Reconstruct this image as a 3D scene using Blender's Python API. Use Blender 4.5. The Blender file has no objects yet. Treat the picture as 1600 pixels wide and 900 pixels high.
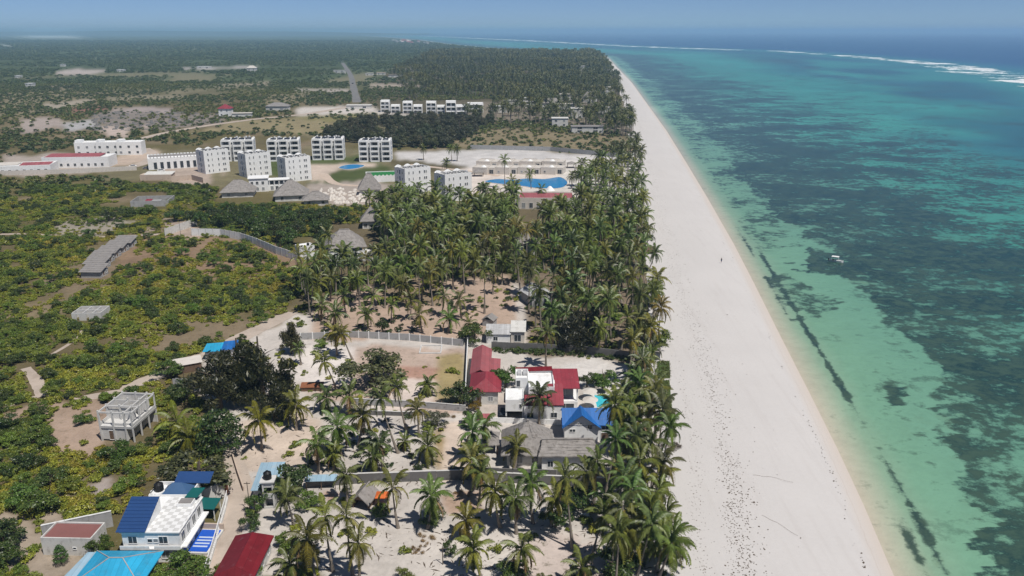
import bpy, bmesh, math, random
import numpy as np
from mathutils import Vector, Matrix

random.seed(7)
rng = np.random.default_rng(7)
R = math.radians
SC = bpy.context.scene
COL = SC.collection

# ---------------------------------------------------------------- camera
F = 1244.0            # focal length in pixels of the 1600 px wide photograph
H = 80.0              # drone height, m
PITCH = math.atan(402 / F)
cp, sp = math.cos(PITCH), math.sin(PITCH)
cam = bpy.data.objects.new('camera', bpy.data.cameras.new('camera'))
COL.objects.link(cam)
cam.location = (0, 0, H)
cam.rotation_euler = (math.pi / 2 - PITCH, 0, 0)
cam.data.sensor_width = 36
cam.data.lens = 36 * F / 1600
cam.data.clip_start = 1
cam.data.clip_end = 120000
SC.camera = cam

# ---------------------------------------------------------------- sky, sun, exposure
SUN_EL, SUN_AZ = R(62), R(137)          # azimuth from +y towards +x
wd = bpy.data.worlds.new('World')
SC.world = wd
wd.use_nodes = True
wn = wd.node_tree
sky = wn.nodes.new('ShaderNodeTexSky')
sky.sky_type = 'NISHITA'
sky.sun_disc = False
sky.sun_elevation = SUN_EL
sky.sun_rotation = SUN_AZ
sky.altitude = 800
sky.air_density = 0.4
sky.dust_density = 0.5
sky.ozone_density = 6.0
bg = wn.nodes['Background']
wn.links.new(sky.outputs[0], bg.inputs[0])
bg.inputs[1].default_value = 0.07
sun = bpy.data.objects.new('sun', bpy.data.lights.new('sun', 'SUN'))
COL.objects.link(sun)
sun.data.energy = 3.5
sun.data.angle = R(0.53)
sun.data.color = (1.0, 0.955, 0.89)
sd = Vector((math.sin(SUN_AZ) * math.cos(SUN_EL), math.cos(SUN_AZ) * math.cos(SUN_EL), math.sin(SUN_EL)))
sun.rotation_euler = sd.to_track_quat('Z', 'Y').to_euler()
sun.location = (0, 0, 300)
SC.view_settings.view_transform = 'Standard'
SC.view_settings.look = 'None'
SC.view_settings.exposure = 0.32
SC.view_settings.gamma = 1.0
SC.render.engine = 'CYCLES'
SC.cycles.max_bounces = 5
SC.cycles.diffuse_bounces = 2
SC.cycles.glossy_bounces = 2
SC.cycles.transmission_bounces = 2
SC.cycles.volume_bounces = 1
SC.cycles.transparent_max_bounces = 6
SC.cycles.use_denoising = True
SC.cycles.caustics_reflective = False
SC.cycles.caustics_refractive = False


def G(px, py, z=0.0):
    """photo pixel -> (x, y) where its ray meets the level z"""
    dx, dy = (px - 800) / F, (450 - py) / F
    t = (z - H) / (-sp + dy * cp)
    return (dx * t, (cp + dy * sp) * t)


def GP(pts, z=0.0):
    return np.array([G(p[0], p[1], z) for p in pts])


# ---------------------------------------------------------------- numpy noise
def _hash(ix, iy, seed):
    h = (ix * 374761393 + iy * 668265263 + seed * 1274126177) & 0x7fffffff
    h = ((h ^ (h >> 13)) * 1274126177) & 0x7fffffff
    return ((h ^ (h >> 16)) & 0xffff) / 65535.0


def vnoise(x, y, seed=0):
    x = np.asarray(x, float); y = np.asarray(y, float)
    ix, iy = np.floor(x).astype(np.int64), np.floor(y).astype(np.int64)
    fx, fy = x - ix, y - iy
    fx, fy = fx * fx * (3 - 2 * fx), fy * fy * (3 - 2 * fy)
    a, b = _hash(ix, iy, seed), _hash(ix + 1, iy, seed)
    c, d = _hash(ix, iy + 1, seed), _hash(ix + 1, iy + 1, seed)
    return (a + (b - a) * fx) * (1 - fy) + (c + (d - c) * fx) * fy


def fbm(x, y, s, seed=0, o=4):
    v, a, t = 0, 1.0, 0
    for i in range(o):
        v = v + a * vnoise(x / s, y / s, seed + i * 17)
        t += a; a *= 0.55; s *= 0.5
    return v / t


def inpoly(x, y, poly):
    c = np.zeros(np.shape(x), bool)
    n = len(poly)
    for i in range(n):
        x0, y0 = poly[i]; x1, y1 = poly[i - 1]
        if y0 == y1:
            continue
        m = (y0 > y) != (y1 > y)
        c ^= m & (x < (x1 - x0) * (y - y0) / (y1 - y0) + x0)
    return c


def distpoly(x, y, pl):
    best = np.full(np.shape(x), 1e12)
    for i in range(len(pl) - 1):
        ax, ay = pl[i]; bx, by = pl[i + 1]
        dx, dy = bx - ax, by - ay
        t = np.clip(((x - ax) * dx + (y - ay) * dy) / (dx * dx + dy * dy), 0, 1)
        best = np.minimum(best, (x - ax - t * dx) ** 2 + (y - ay - t * dy) ** 2)
    return np.sqrt(best)


def sst(e0, e1, x):
    t = np.clip((x - e0) / (e1 - e0), 0, 1)
    return t * t * (3 - 2 * t)


# ---------------------------------------------------------------- materials
MATS = {}


def nm(name):
    m = bpy.data.materials.new(name)
    m.use_nodes = True
    MATS[name] = m
    return m, m.node_tree.nodes, m.node_tree.links, m.node_tree.nodes['Principled BSDF']


def node(N, t, **kw):
    n = N.new(t)
    for k, v in kw.items():
        setattr(n, k, v)
    return n


def mth(N, L, op, a, b=None, c=None, clamp=False):
    n = N.new('ShaderNodeMath'); n.operation = op; n.use_clamp = clamp
    for i, v in enumerate((a, b, c)):
        if v is None:
            continue
        if isinstance(v, (int, float)):
            n.inputs[i].default_value = v
        else:
            L.new(v, n.inputs[i])
    return n.outputs[0]


def mixc(N, L, f, a, b, blend='MIX'):
    n = N.new('ShaderNodeMix'); n.data_type = 'RGBA'; n.blend_type = blend
    for s, v in ((n.inputs[0], f), (n.inputs[6], a), (n.inputs[7], b)):
        if isinstance(v, (int, float)):
            s.default_value = v
        elif isinstance(v, tuple):
            s.default_value = v if len(v) == 4 else (*v, 1)
        else:
            L.new(v, s)
    return n.outputs[2]


def wpos(N):
    return N.new('ShaderNodeNewGeometry').outputs['Position']


def tnoise(N, L, vec, scale, detail=4, rough=0.55):
    n = N.new('ShaderNodeTexNoise')
    n.inputs['Scale'].default_value = scale
    n.inputs['Detail'].default_value = detail
    n.inputs['Roughness'].default_value = rough
    if vec is not None:
        L.new(vec, n.inputs['Vector'])
    return n.outputs['Fac']


def rampf(N, L, f, a, b, lo=0.0, hi=1.0):
    n = N.new('ShaderNodeMapRange'); n.interpolation_type = 'SMOOTHSTEP'
    L.new(f, n.inputs[0])
    n.inputs[1].default_value, n.inputs[2].default_value = a, b
    n.inputs[3].default_value, n.inputs[4].default_value = lo, hi
    return n.outputs[0]


def simple(name, col, rough=0.8, var=0.18, scale=0.6, dirt=None, spec=0.3, metal=0.0, bump=0.0, bscale=6, ribs=0):
    """plain surface with blotchy variation, fine grain and optional dirt colour"""
    m, N, L, b = nm(name)
    tc = N.new('ShaderNodeTexCoord').outputs['Object']
    n1 = tnoise(N, L, tc, scale, 5)
    n2 = tnoise(N, L, tc, scale * 9, 3)
    k = mth(N, L, 'ADD', mth(N, L, 'MULTIPLY', n1, 1.3 * var * 2), mth(N, L, 'MULTIPLY', n2, 0.7 * var * 2))
    k = mth(N, L, 'ADD', k, 1 - 2 * var)
    c = mixc(N, L, 1.0, (*col, 1), k, 'MULTIPLY')
    if dirt:
        c = mixc(N, L, rampf(N, L, tnoise(N, L, tc, scale * 1.7, 6, 0.65), 0.48, 0.72, 0, 0.75), c, (*dirt, 1))
    if ribs:      # sheet joints and fading from sheet to sheet
        sx_ = N.new('ShaderNodeSeparateXYZ'); L.new(tc, sx_.inputs[0])
        u = mth(N, L, 'ADD', sx_.outputs[0], mth(N, L, 'MULTIPLY', sx_.outputs[1], .02))
        fr = mth(N, L, 'FRACT', mth(N, L, 'MULTIPLY', u, ribs))
        wn_ = N.new('ShaderNodeTexWhiteNoise'); wn_.noise_dimensions = '1D'
        L.new(mth(N, L, 'FLOOR', mth(N, L, 'MULTIPLY', u, ribs)), wn_.inputs['W'])
        c = mixc(N, L, 1.0, c, mth(N, L, 'MULTIPLY_ADD', wn_.outputs[0], .22, .88), 'MULTIPLY')
        c = mixc(N, L, mth(N, L, 'MULTIPLY', mth(N, L, 'LESS_THAN', fr, .10), .35), c, tuple(v * .4 for v in col))
        c = mixc(N, L, rampf(N, L, tnoise(N, L, tc, .9, 6, .7), .56, .75, 0, .35), c, tuple(.5 * v + .22 for v in col))
    L.new(c, b.inputs['Base Color'])
    b.inputs['Roughness'].default_value = rough
    b.inputs['Specular IOR Level'].default_value = spec
    b.inputs['Metallic'].default_value = metal
    if bump:
        bn = N.new('ShaderNodeBump'); bn.inputs['Strength'].default_value = bump
        L.new(tnoise(N, L, tc, bscale, 4), bn.inputs['Height'])
        L.new(bn.outputs[0], b.inputs['Normal'])
    return m


simple('white', (0.80, 0.80, 0.79), 0.7, 0.06, 0.5, (0.6, 0.59, 0.56))
simple('white_old', (0.62, 0.61, 0.58), 0.85, 0.12, 0.5, (0.36, 0.34, 0.31))
simple('grey_wall', (0.36, 0.36, 0.36), 0.9, 0.16, 0.5, (0.22, 0.21, 0.2))
simple('dark_wall', (0.15, 0.145, 0.14), 0.9, 0.22, 0.5, (0.09, 0.085, 0.08))
simple('concrete', (0.58, 0.57, 0.55), 0.9, 0.14, 0.6, (0.42, 0.41, 0.39))
simple('beige', (0.58, 0.54, 0.49), 0.8, 0.1, 0.4, (0.44, 0.4, 0.36))
simple('paving', (0.52, 0.42, 0.34), 0.85, 0.12, 0.3, (0.38, 0.31, 0.25))
simple('red_roof', (0.27, 0.04, 0.055), 0.55, 0.18, 0.35, (0.20, 0.035, 0.045), ribs=1.1)
simple('pink_roof', (0.34, 0.10, 0.11), 0.6, 0.16, 0.3, (0.28, 0.1, 0.11), ribs=1.0)
simple('maroon_roof', (0.17, 0.014, 0.02), 0.45, 0.16, 0.4, (.13, .012, .016), ribs=.9)
simple('brown_roof', (0.23, 0.10, 0.09), 0.8, 0.12, 0.4)
simple('blue_roof', (0.02, 0.13, 0.40), 0.5, 0.14, 0.3, (.03, .11, .3), ribs=1.3)
simple('navy_roof', (0.022, 0.062, 0.18), 0.45, 0.14, 0.4)
simple('slate_blue_roof', (0.05, 0.11, 0.22), 0.5, 0.14, 0.4)
simple('turquoise_roof', (0.03, 0.36, 0.60), 0.5, 0.16, 0.3, (0.05, 0.27, 0.43), ribs=1.2)
simple('pale_blue_roof', (0.30, 0.44, 0.54), 0.5, 0.12, 0.4, (0.38, 0.46, 0.5), ribs=1.2)
simple('teal_roof', (0.008, 0.10, 0.095), 0.5, 0.1, 0.4)
simple('tin_roof', (0.50, 0.50, 0.50), 0.5, 0.14, 0.5, (0.33, 0.3, 0.28), ribs=1.4)
simple('grey_roof', (0.25, 0.235, 0.225), 0.85, 0.2, 0.5, (0.16, 0.15, 0.14))
simple('thatch', (0.27, 0.25, 0.235), 0.95, 0.3, 0.9, (0.13, 0.115, 0.1), bump=0.6, bscale=9)
simple('solar', (0.035, 0.04, 0.055), 0.35, 0.1, 0.3)
simple('window_dark', (0.04, 0.048, 0.058), 0.15, 0.2, 0.3, spec=0.5)
simple('curtain', (0.24, 0.25, 0.26), 0.4, 0.2, 0.6, spec=.5)
simple('black_plastic', (0.012, 0.012, 0.013), 0.45, 0.1, 1.0)
simple('wood', (0.16, 0.105, 0.07), 0.85, 0.25, 1.2, (0.09, 0.06, 0.045))
simple('rust', (0.25, 0.10, 0.05), 0.9, 0.25, 0.8, (0.15, 0.06, 0.03))
simple('orange_tarp', (0.62, 0.14, 0.03), 0.7, 0.1, 0.8)
simple('blue_tarp', (0.02, 0.10, 0.50), 0.5, 0.15, 0.6)
simple('light_tarp', (0.50, 0.58, 0.70), 0.6, 0.1, 0.6)
simple('asphalt', (0.17, 0.165, 0.16), 0.9, 0.15, 0.05, (0.24, 0.22, 0.2))
simple('dirt_road', (0.44, 0.37, 0.31), 0.95, 0.2, 0.12, (0.33, 0.27, 0.22))
simple('lawn', (0.07, 0.11, 0.03), 0.95, 0.25, 0.1, (0.12, 0.11, 0.05))
simple('turf', (0.02, 0.17, 0.045), 0.9, 0.08, 0.1)
simple('pool_tile', (0.012, 0.20, 0.44), 0.25, 0.1, 0.12, (0.012, 0.26, 0.5), spec=0.5)
simple('pool_aqua', (0.06, 0.50, 0.60), 0.2, 0.1, 0.4, (0.1, 0.56, 0.64), spec=0.5)
simple('trunk', (0.24, 0.205, 0.17), 0.95, 0.25, 1.5, (0.14, 0.115, 0.09))
simple('bark_dark', (0.10, 0.08, 0.06), 0.95, 0.25, 1.5)
simple('weed_dry', (0.11, 0.085, 0.065), 0.95, 0.3, 2.0)
simple('skin', (0.16, 0.08, 0.05), 0.6, 0.05, 2.0)
simple('cloth_dark', (0.03, 0.035, 0.05), 0.9, 0.1, 2.0)


def leaf_mat(name, base=None, trans=0.25):
    """foliage: colour comes from the plant's own tint, varied leaf by leaf"""
    m, N, L, b = nm(name)
    at = node(N, 'ShaderNodeAttribute', attribute_type='INSTANCER', attribute_name='tint')
    lf = node(N, 'ShaderNodeAttribute', attribute_type='GEOMETRY', attribute_name='lf')
    oi = N.new('ShaderNodeObjectInfo')
    col = at.outputs['Color'] if base is None else (*base, 1)
    k = mth(N, L, 'MULTIPLY_ADD', lf.outputs['Fac'], 0.9, 0.55)
    k = mth(N, L, 'MULTIPLY', k, mth(N, L, 'MULTIPLY_ADD', oi.outputs['Random'], 0.4, 0.8))
    c = mixc(N, L, 1.0, col, k, 'MULTIPLY')
    c = mixc(N, L, mth(N, L, 'MULTIPLY', rampf(N, L, lf.outputs['Fac'], 0.75, 1.0), 0.35), c, (0.26, 0.22, 0.07, 1))
    L.new(c, b.inputs['Base Color'])
    b.inputs['Roughness'].default_value = 0.42
    b.inputs['Specular IOR Level'].default_value = 0.45
    t = N.new('ShaderNodeBsdfTranslucent'); L.new(c, t.inputs[0])
    mx = N.new('ShaderNodeMixShader'); mx.inputs[0].default_value = trans
    L.new(b.outputs[0], mx.inputs[1]); L.new(t.outputs[0], mx.inputs[2])
    L.new(mx.outputs[0], N['Material Output'].inputs[0])
    return m


leaf_mat('leaf')
leaf_mat('leaf_dry', (0.24, 0.15, 0.06))


# ---------------------------------------------------------------- object helpers
def tag(o, label=None, cat=None, group=None, kind=None):
    for k, v in (('label', label), ('category', cat), ('group', group), ('kind', kind)):
        if v:
            o[k] = v
    return o


def link(name, me, parent=None, loc=None, rz=None):
    o = bpy.data.objects.new(name, me)
    COL.objects.link(o)
    if parent is not None:
        o.parent = parent
    if loc is not None:
        o.location = loc
    if rz is not None:
        o.rotation_euler = (0, 0, rz)
    return o


def thing(name, label, cat, loc, rz=0.0, group=None):
    o = link(name, None)
    o.location = (loc[0], loc[1], loc[2] if len(loc) > 2 else 0.0)
    o.rotation_euler = (0, 0, rz)
    return tag(o, label, cat, group)


def mesh_np(name, V, FQ, mats, attrs=(), smooth=False, mi=None):
    """V n x 3, FQ m x 4 (or m x 3) arrays"""
    me = bpy.data.meshes.new(name)
    V = np.asarray(V, np.float32); FQ = np.asarray(FQ, np.int32)
    k = FQ.shape[1]
    me.vertices.add(len(V)); me.vertices.foreach_set('co', V.ravel())
    me.loops.add(FQ.size); me.loops.foreach_set('vertex_index', FQ.ravel())
    me.polygons.add(len(FQ))
    me.polygons.foreach_set('loop_start', np.arange(0, FQ.size, k, dtype=np.int32))
    if mi is not None:
        me.polygons.foreach_set('material_index', np.asarray(mi, np.int32))
    for nme, typ, dom, dat in attrs:
        a = me.attributes.new(nme, typ, dom)
        a.data.foreach_set('color' if 'COLOR' in typ else 'vector' if typ == 'FLOAT_VECTOR' else 'value', np.asarray(dat).ravel())
    for m in ([mats] if isinstance(mats, str) else mats):
        me.materials.append(MATS[m])
    if smooth:
        me.polygons.foreach_set('use_smooth', np.ones(len(FQ), bool))
    me.update(calc_edges=True)
    return me


class MB:
    """collects solids; build() links them as one mesh object"""
    def __init__(s):
        s.v, s.f, s.m, s.parts = [], [], [], []

    def add(s, vs, fs, mi=0):
        n = len(s.v)
        s.parts.append((vs, fs))
        s.v += [tuple(v) for v in vs]
        s.f += [tuple(i + n for i in f) for f in fs]
        s.m += [mi] * len(fs)
        return s

    def box(s, x0, y0, z0, x1, y1, z1, mi=0):
        return s.add([(x0, y0, z0), (x1, y0, z0), (x1, y1, z0), (x0, y1, z0), (x0, y0, z1), (x1, y0, z1), (x1, y1, z1), (x0, y1, z1)],
                     [(0, 3, 2, 1), (4, 5, 6, 7), (0, 1, 5, 4), (1, 2, 6, 5), (2, 3, 7, 6), (3, 0, 4, 7)], mi)

    def prism(s, poly, z0, z1, mi=0):
        n = len(poly)
        a = sum(poly[i - 1][0] * poly[i][1] - poly[i][0] * poly[i - 1][1] for i in range(n))
        if a < 0:
            poly = poly[::-1]
        zz0 = z0 if hasattr(z0, '__len__') else [z0] * n
        zz1 = z1 if hasattr(z1, '__len__') else [z1] * n
        vs = [(p[0], p[1], z) for p, z in zip(poly, zz0)] + [(p[0], p[1], z) for p, z in zip(poly, zz1)]
        return s.add(vs, [tuple(range(n))[::-1], tuple(range(n, 2 * n))] + [(i, (i + 1) % n, n + (i + 1) % n, n + i) for i in range(n)], mi)

    def slab(s, quad, t=0.12, mi=0):
        """a sloping sheet of thickness t over four (or more) 3D corners, counter-clockwise from above"""
        n = len(quad)
        vs = [tuple(p) for p in quad] + [(p[0], p[1], p[2] - t) for p in quad]
        return s.add(vs, [tuple(range(n)), tuple(range(n, 2 * n))[::-1]] + [(i, i + n, (i + 1) % n + n, (i + 1) % n) for i in range(n)], mi)

    def cyl(s, cx, cy, z0, z1, r0, r1=None, n=10, mi=0, cap=True):
        r1 = r0 if r1 is None else r1
        vs = [(cx + r * math.cos(6.2832 * i / n), cy + r * math.sin(6.2832 * i / n), z) for r, z in ((r0, z0), (r1, z1)) for i in range(n)]
        fs = [(i, (i + 1) % n, n + (i + 1) % n, n + i) for i in range(n)]
        if cap:
            fs += [tuple(range(n))[::-1], tuple(range(n, 2 * n))]
        return s.add(vs, fs, mi)

    def beam(s, a, b, w, h=None, mi=0):
        a, b = Vector(a), Vector(b)
        h = w if h is None else h
        d = (b - a).normalized()
        up = Vector((0, 0, 1)) if abs(d.z) < 0.95 else Vector((0, 1, 0))
        r = d.cross(up).normalized() * w / 2
        u = r.cross(d).normalized() * h / 2
        vs = [p + i * r + j * u for p in (a, b) for i, j in ((-1, -1), (1, -1), (1, 1), (-1, 1))]
        return s.add(vs, [(0, 1, 2, 3), (7, 6, 5, 4), (0, 4, 5, 1), (1, 5, 6, 2), (2, 6, 7, 3), (3, 7, 4, 0)], mi)

    def hip(s, x0, y0, x1, y1, z0, z1, inset=None, t=0.15, mi=0):
        """closed hipped roof; ridge along the longer side"""
        w, d = x1 - x0, y1 - y0
        i = min(w, d) / 2 if inset is None else inset
        if w >= d:
            ym = (y0 + y1) / 2
            r = [(x0 + i, ym, z1), (x1 - i, ym, z1)]
            fs = [(4, 5, 9, 8), (6, 7, 8, 9), (5, 6, 9), (7, 4, 8)]
        else:
            xm = (x0 + x1) / 2
            r = [(xm, y0 + i, z1), (xm, y1 - i, z1)]
            fs = [(5, 6, 9, 8), (7, 4, 8, 9), (4, 5, 8), (6, 7, 9)]
        vs = [(x0, y0, z0 - t), (x1, y0, z0 - t), (x1, y1, z0 - t), (x0, y1, z0 - t), (x0, y0, z0), (x1, y0, z0), (x1, y1, z0), (x0, y1, z0)] + r
        return s.add(vs, fs + [(0, 3, 2, 1), (0, 1, 5, 4), (1, 2, 6, 5), (2, 3, 7, 6), (3, 0, 4, 7)], mi)

    def mesh(s, name, mat):
        me = bpy.data.meshes.new(name)
        me.from_pydata(s.v, [], s.f)
        for m in ([mat] if isinstance(mat, str) else mat):
            me.materials.append(MATS[m])
        if any(s.m):
            me.polygons.foreach_set('material_index', s.m)
        me.update()
        return me

    def build(s, name, mat, parent=None, loc=None, rz=None):
        return link(name, s.mesh(name, mat), parent, loc, rz)

    def build_each(s, name, mat, parent=None):
        """every solid a part of its own"""
        for vs, fs in s.parts:
            MB().add(vs, fs).build(name, mat, parent)
# ================================================================ the setting
VEG = GP([(925, 86), (940, 92), (955, 110), (970, 130), (982, 170), (990, 200), (1000, 250), (1009, 310), (1018, 380), (1023, 450), (1036, 520), (1042, 560), (1052, 640), (1058, 700), (1058, 780), (1056, 900)])
SHORE = GP([(944, 86), (951, 91), (963, 104), (988, 130), (1024, 180), (1042, 205), (1076, 260), (1106, 310), (1146, 380), (1177, 440), (1217, 520), (1263, 610), (1308, 700), (1350, 790), (1384, 870), (1397, 900)], -1.5)
FARC = GP([(900, 84), (820, 79), (760, 74.5), (705, 69.5), (650, 62), (590, 57), (530, 54), (440, 51.3)])


def ext(pl, near_first=False):
    """sort by y and carry the line on behind the camera"""
    p = pl[np.argsort(pl[:, 1])]
    d = (p[0] - p[2]) / np.linalg.norm(p[0] - p[2])
    return np.vstack([[p[0] + d * 300], p])


VEG, SHORE = ext(VEG), ext(SHORE)
COAST = np.vstack([VEG[:-1] + [7, 0], FARC])
COAST = COAST[np.argsort(COAST[:, 1])]
SHOREX = np.vstack([SHORE, FARC + [20, 30]])
SHOREX = SHOREX[np.argsort(SHOREX[:, 1])]


def cx(y):
    return np.interp(y, COAST[:, 1], COAST[:, 0])


def rows(p0, p1, step):
    return [G(0, p)[1] for p in np.arange(p0, p1, -step)]


YR = np.array(list(np.arange(-160, 84, 10)) + rows(1010, 54, 2.0) + [16000, 20000, 26000, 34000])

# ---- zones of bare ground: pixel polygon, colour, speckle
SAND, TAN, PINK, DIRT = (0.50, 0.46, 0.42), (0.47, 0.38, 0.30), (0.43, 0.335, 0.275), (0.28, 0.20, 0.145)
SCRUB, GREEN, OLIVE, DRY = (0.085, 0.085, 0.030), (0.045, 0.07, 0.022), (0.12, 0.11, 0.035), (0.22, 0.18, 0.095)
WHITE, LAWN, PAVE, GREY, RUBBLE = (0.52, 0.50, 0.485), (0.075, 0.095, 0.032), (0.52, 0.43, 0.36), (0.34, 0.33, 0.32), (0.22, 0.19, 0.165)
ZONES = [
    # the wooded strip along the beach
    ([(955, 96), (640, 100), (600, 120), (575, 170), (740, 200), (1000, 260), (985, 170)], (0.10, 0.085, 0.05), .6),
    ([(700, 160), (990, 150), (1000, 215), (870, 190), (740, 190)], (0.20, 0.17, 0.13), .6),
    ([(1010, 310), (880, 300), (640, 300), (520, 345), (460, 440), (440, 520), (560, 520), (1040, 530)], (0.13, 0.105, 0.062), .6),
    ([(335, 905), (372, 735), (330, 640), (300, 610), (330, 560), (440, 500), (520, 470), (700, 440), (1030, 450), (1060, 640), (1066, 905)], SAND, .25),
    ([(500, 470), (560, 445), (780, 425), (800, 520), (470, 528)], (0.40, 0.30, 0.235), .5),
    ([(560, 425), (700, 430), (690, 470), (590, 470)], (0.25, 0.19, 0.13), .5),
    ([(800, 425), (1030, 430), (1045, 560), (830, 560)], (0.20, 0.155, 0.11), .6),
    ([(450, 533), (735, 537), (730, 640), (460, 615)], PINK, .6),
    ([(440, 533), (560, 535), (550, 590), (480, 612), (440, 600)], (0.62, 0.57, 0.53), .4),
    ([(620, 580), (690, 585), (660, 640), (580, 640)], (0.56, 0.48, 0.43), .4),
    ([(690, 545), (733, 545), (730, 632), (680, 610)], (0.30, 0.24, 0.12), .6),
    ([(630, 565), (690, 565), (685, 585), (630, 582)], (0.36, 0.22, 0.17), .5),
    ([(375, 660), (500, 650), (520, 700), (480, 745), (375, 740)], (0.53, 0.44, 0.365), .3),
    ([(680, 660), (695, 655), (692, 735), (676, 738)], (0.28, 0.20, 0.09), .4),
    ([(696, 650), (722, 650), (722, 740), (692, 740)], (0.58, 0.48, 0.40), .2),
    ([(750, 625), (800, 612), (790, 660), (752, 655)], (0.50, 0.44, 0.39), .3),
    ([(690, 760), (745, 755), (750, 790), (700, 792)], (0.40, 0.29, 0.22), .7),
    ([(500, 762), (545, 762), (540, 778), (495, 778)], (0.40, 0.25, 0.18), .5),
    ([(800, 850), (905, 830), (1000, 905), (790, 905)], (0.47, 0.40, 0.36), .9),
    ([(900, 575), (1000, 560), (1015, 600), (900, 615)], (0.56, 0.53, 0.5), .3),
    # scrub land on the left
    ([(195, 385), (250, 372), (300, 368), (420, 385), (490, 425), (480, 450), (380, 450), (250, 420), (180, 430)], (0.23, 0.16, 0.105), .6),
    ([(20, 640), (130, 618), (170, 640), (150, 700), (80, 715), (60, 660)], (0.33, 0.245, 0.185), .5),
    ([(70, 650), (155, 660), (155, 692), (60, 705)], (0.36, 0.27, 0.21), .5),
    ([(105, 748), (158, 745), (160, 768), (128, 772)], (0.36, 0.31, 0.28), .6),
    ([(0, 815), (70, 800), (130, 880), (110, 905), (0, 905)], (0.34, 0.28, 0.22), .6),
    ([(60, 350), (180, 335), (240, 350), (150, 370), (60, 368)], (0.28, 0.25, 0.2), .8),
    ([(240, 345), (320, 350), (320, 378), (240, 372)], (0.34, 0.27, 0.22), .6),
    # the hotel grounds
    ([(160, 245), (310, 235), (420, 262), (500, 225), (640, 240), (1000, 245), (1008, 320), (700, 320), (560, 320), (480, 320), (300, 290), (160, 280)], (0.17, 0.15, 0.085), .6),
    ([(640, 234), (760, 231), (1000, 246), (1005, 262), (760, 262), (700, 258), (640, 245)], WHITE, .05),
    ([(590, 246), (640, 246), (735, 257), (730, 272), (640, 258)], (0.10, 0.085, 0.045), .3),
    ([(500, 245), (560, 240), (610, 258), (650, 268), (600, 285), (500, 285)], LAWN, .2),
    ([(495, 256), (530, 252), (580, 254), (575, 260), (530, 262), (515, 275), (508, 285), (500, 262)], PAVE, .05),
    ([(500, 285), (585, 276), (650, 300), (560, 320), (470, 305)], (0.36, 0.31, 0.27), .5),
    ([(700, 262), (770, 256), (890, 268), (940, 285), (930, 300), (760, 298), (690, 310)], (0.63, 0.56, 0.50), .05),
    ([(890, 250), (1003, 255), (1008, 330), (880, 325), (890, 290)], (0.58, 0.55, 0.51), .2),
    ([(380, 258), (430, 252), (450, 270), (430, 282), (380, 278)], LAWN, .3),
    ([(220, 238), (250, 240), (245, 256), (170, 265)], (0.45, 0.36, 0.29), .3),
    ([(0, 242), (90, 238), (165, 246), (170, 268), (0, 276)], (0.36, 0.31, 0.27), .4),
    ([(250, 258), (330, 262), (330, 290), (300, 292), (240, 280)], (0.38, 0.31, 0.26), .4),
    # far clearings and fields
    ([(720, 205), (800, 200), (980, 215), (1000, 244), (760, 230), (690, 225)], (0.22, 0.18, 0.11), .5),
    ([(480, 205), (560, 182), (720, 190), (690, 225), (480, 212)], (0.13, 0.115, 0.065), .5),
    ([(560, 172), (700, 182), (690, 192), (420, 185)], (0.19, 0.17, 0.075), .4),
    ([(360, 190), (480, 183), (560, 195), (520, 210), (300, 208)], (0.25, 0.21, 0.12), .5),
    ([(140, 180), (210, 172), (330, 180), (350, 190), (270, 206), (200, 205)], RUBBLE, .8),
    ([(80, 192), (150, 187), (170, 200), (90, 204)], (0.36, 0.35, 0.345), .5),
    ([(0, 184), (75, 184), (85, 192), (60, 203), (0, 207)], (0.33, 0.28, 0.25), .5),
    ([(165, 196), (212, 200), (210, 218), (180, 213)], (0.46, 0.38, 0.33), .5),
    ([(100, 168), (185, 166), (190, 173), (110, 176)], (0.22, 0.12, 0.09), .5),
    ([(200, 170), (275, 170), (275, 178), (205, 178)], (0.33, 0.28, 0.26), .5),
    ([(40, 164), (110, 157), (168, 154), (110, 166), (60, 170)], (0.33, 0.29, 0.23), .5),
    ([(65, 113), (110, 108), (190, 109), (192, 113), (150, 116), (90, 117)], (0.40, 0.35, 0.32), .3),
    ([(288, 106), (370, 104), (370, 107), (300, 109)], (0.40, 0.37, 0.35), .2),
    ([(450, 138), (545, 138), (545, 143), (470, 142)], (0.38, 0.34, 0.30), .3),
    ([(568, 130), (650, 129), (655, 136), (570, 137)], (0.34, 0.29, 0.24), .3),
    ([(460, 168), (560, 163), (600, 172), (690, 180), (640, 181), (560, 175), (470, 180)], (0.52, 0.48, 0.44), .1),
    ([(320, 132), (400, 129), (420, 135), (330, 138)], (0.24, 0.21, 0.15), .6),
    ([(40, 133), (140, 132), (130, 137), (50, 138)], (0.20, 0.17, 0.12), .6),
    ([(18, 58.6), (25, 56.2), (122, 55.2), (118, 58.4)], (0.55, 0.60, 0.56), .0),
    ([(0, 70.2), (12, 71), (12, 72.4), (0, 73)], (0.55, 0.56, 0.54), .0),
    ([(180, 152), (300, 150), (300, 158), (190, 160)], (0.23, 0.205, 0.14), .6),
]
NC = 420
YY, SS = np.meshgrid(YR, np.linspace(0, 1, NC), indexing='ij')
XL = -(0.95 * np.abs(YY) + 150)
XR = cx(YY)
XX = XL + (XR - XL) * SS ** 0.9
wsc = np.clip(YY / 60, 1.0, 60)
wx = XX + (fbm(XX / wsc, YY / wsc, 3.0, 5) - .5) * 5 * wsc
wy = YY + (fbm(XX / wsc, YY / wsc, 3.0, 55) - .5) * 5 * wsc
wx = wx + (vnoise(XX / wsc * 1.9, YY / wsc * 1.9, 8) - .5) * 1.1 * wsc
big = fbm(XX, YY, 90, 3, 4); med = fbm(XX, YY, 18, 9, 4)
colr = np.zeros(XX.shape + (4,), np.float32)
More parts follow.
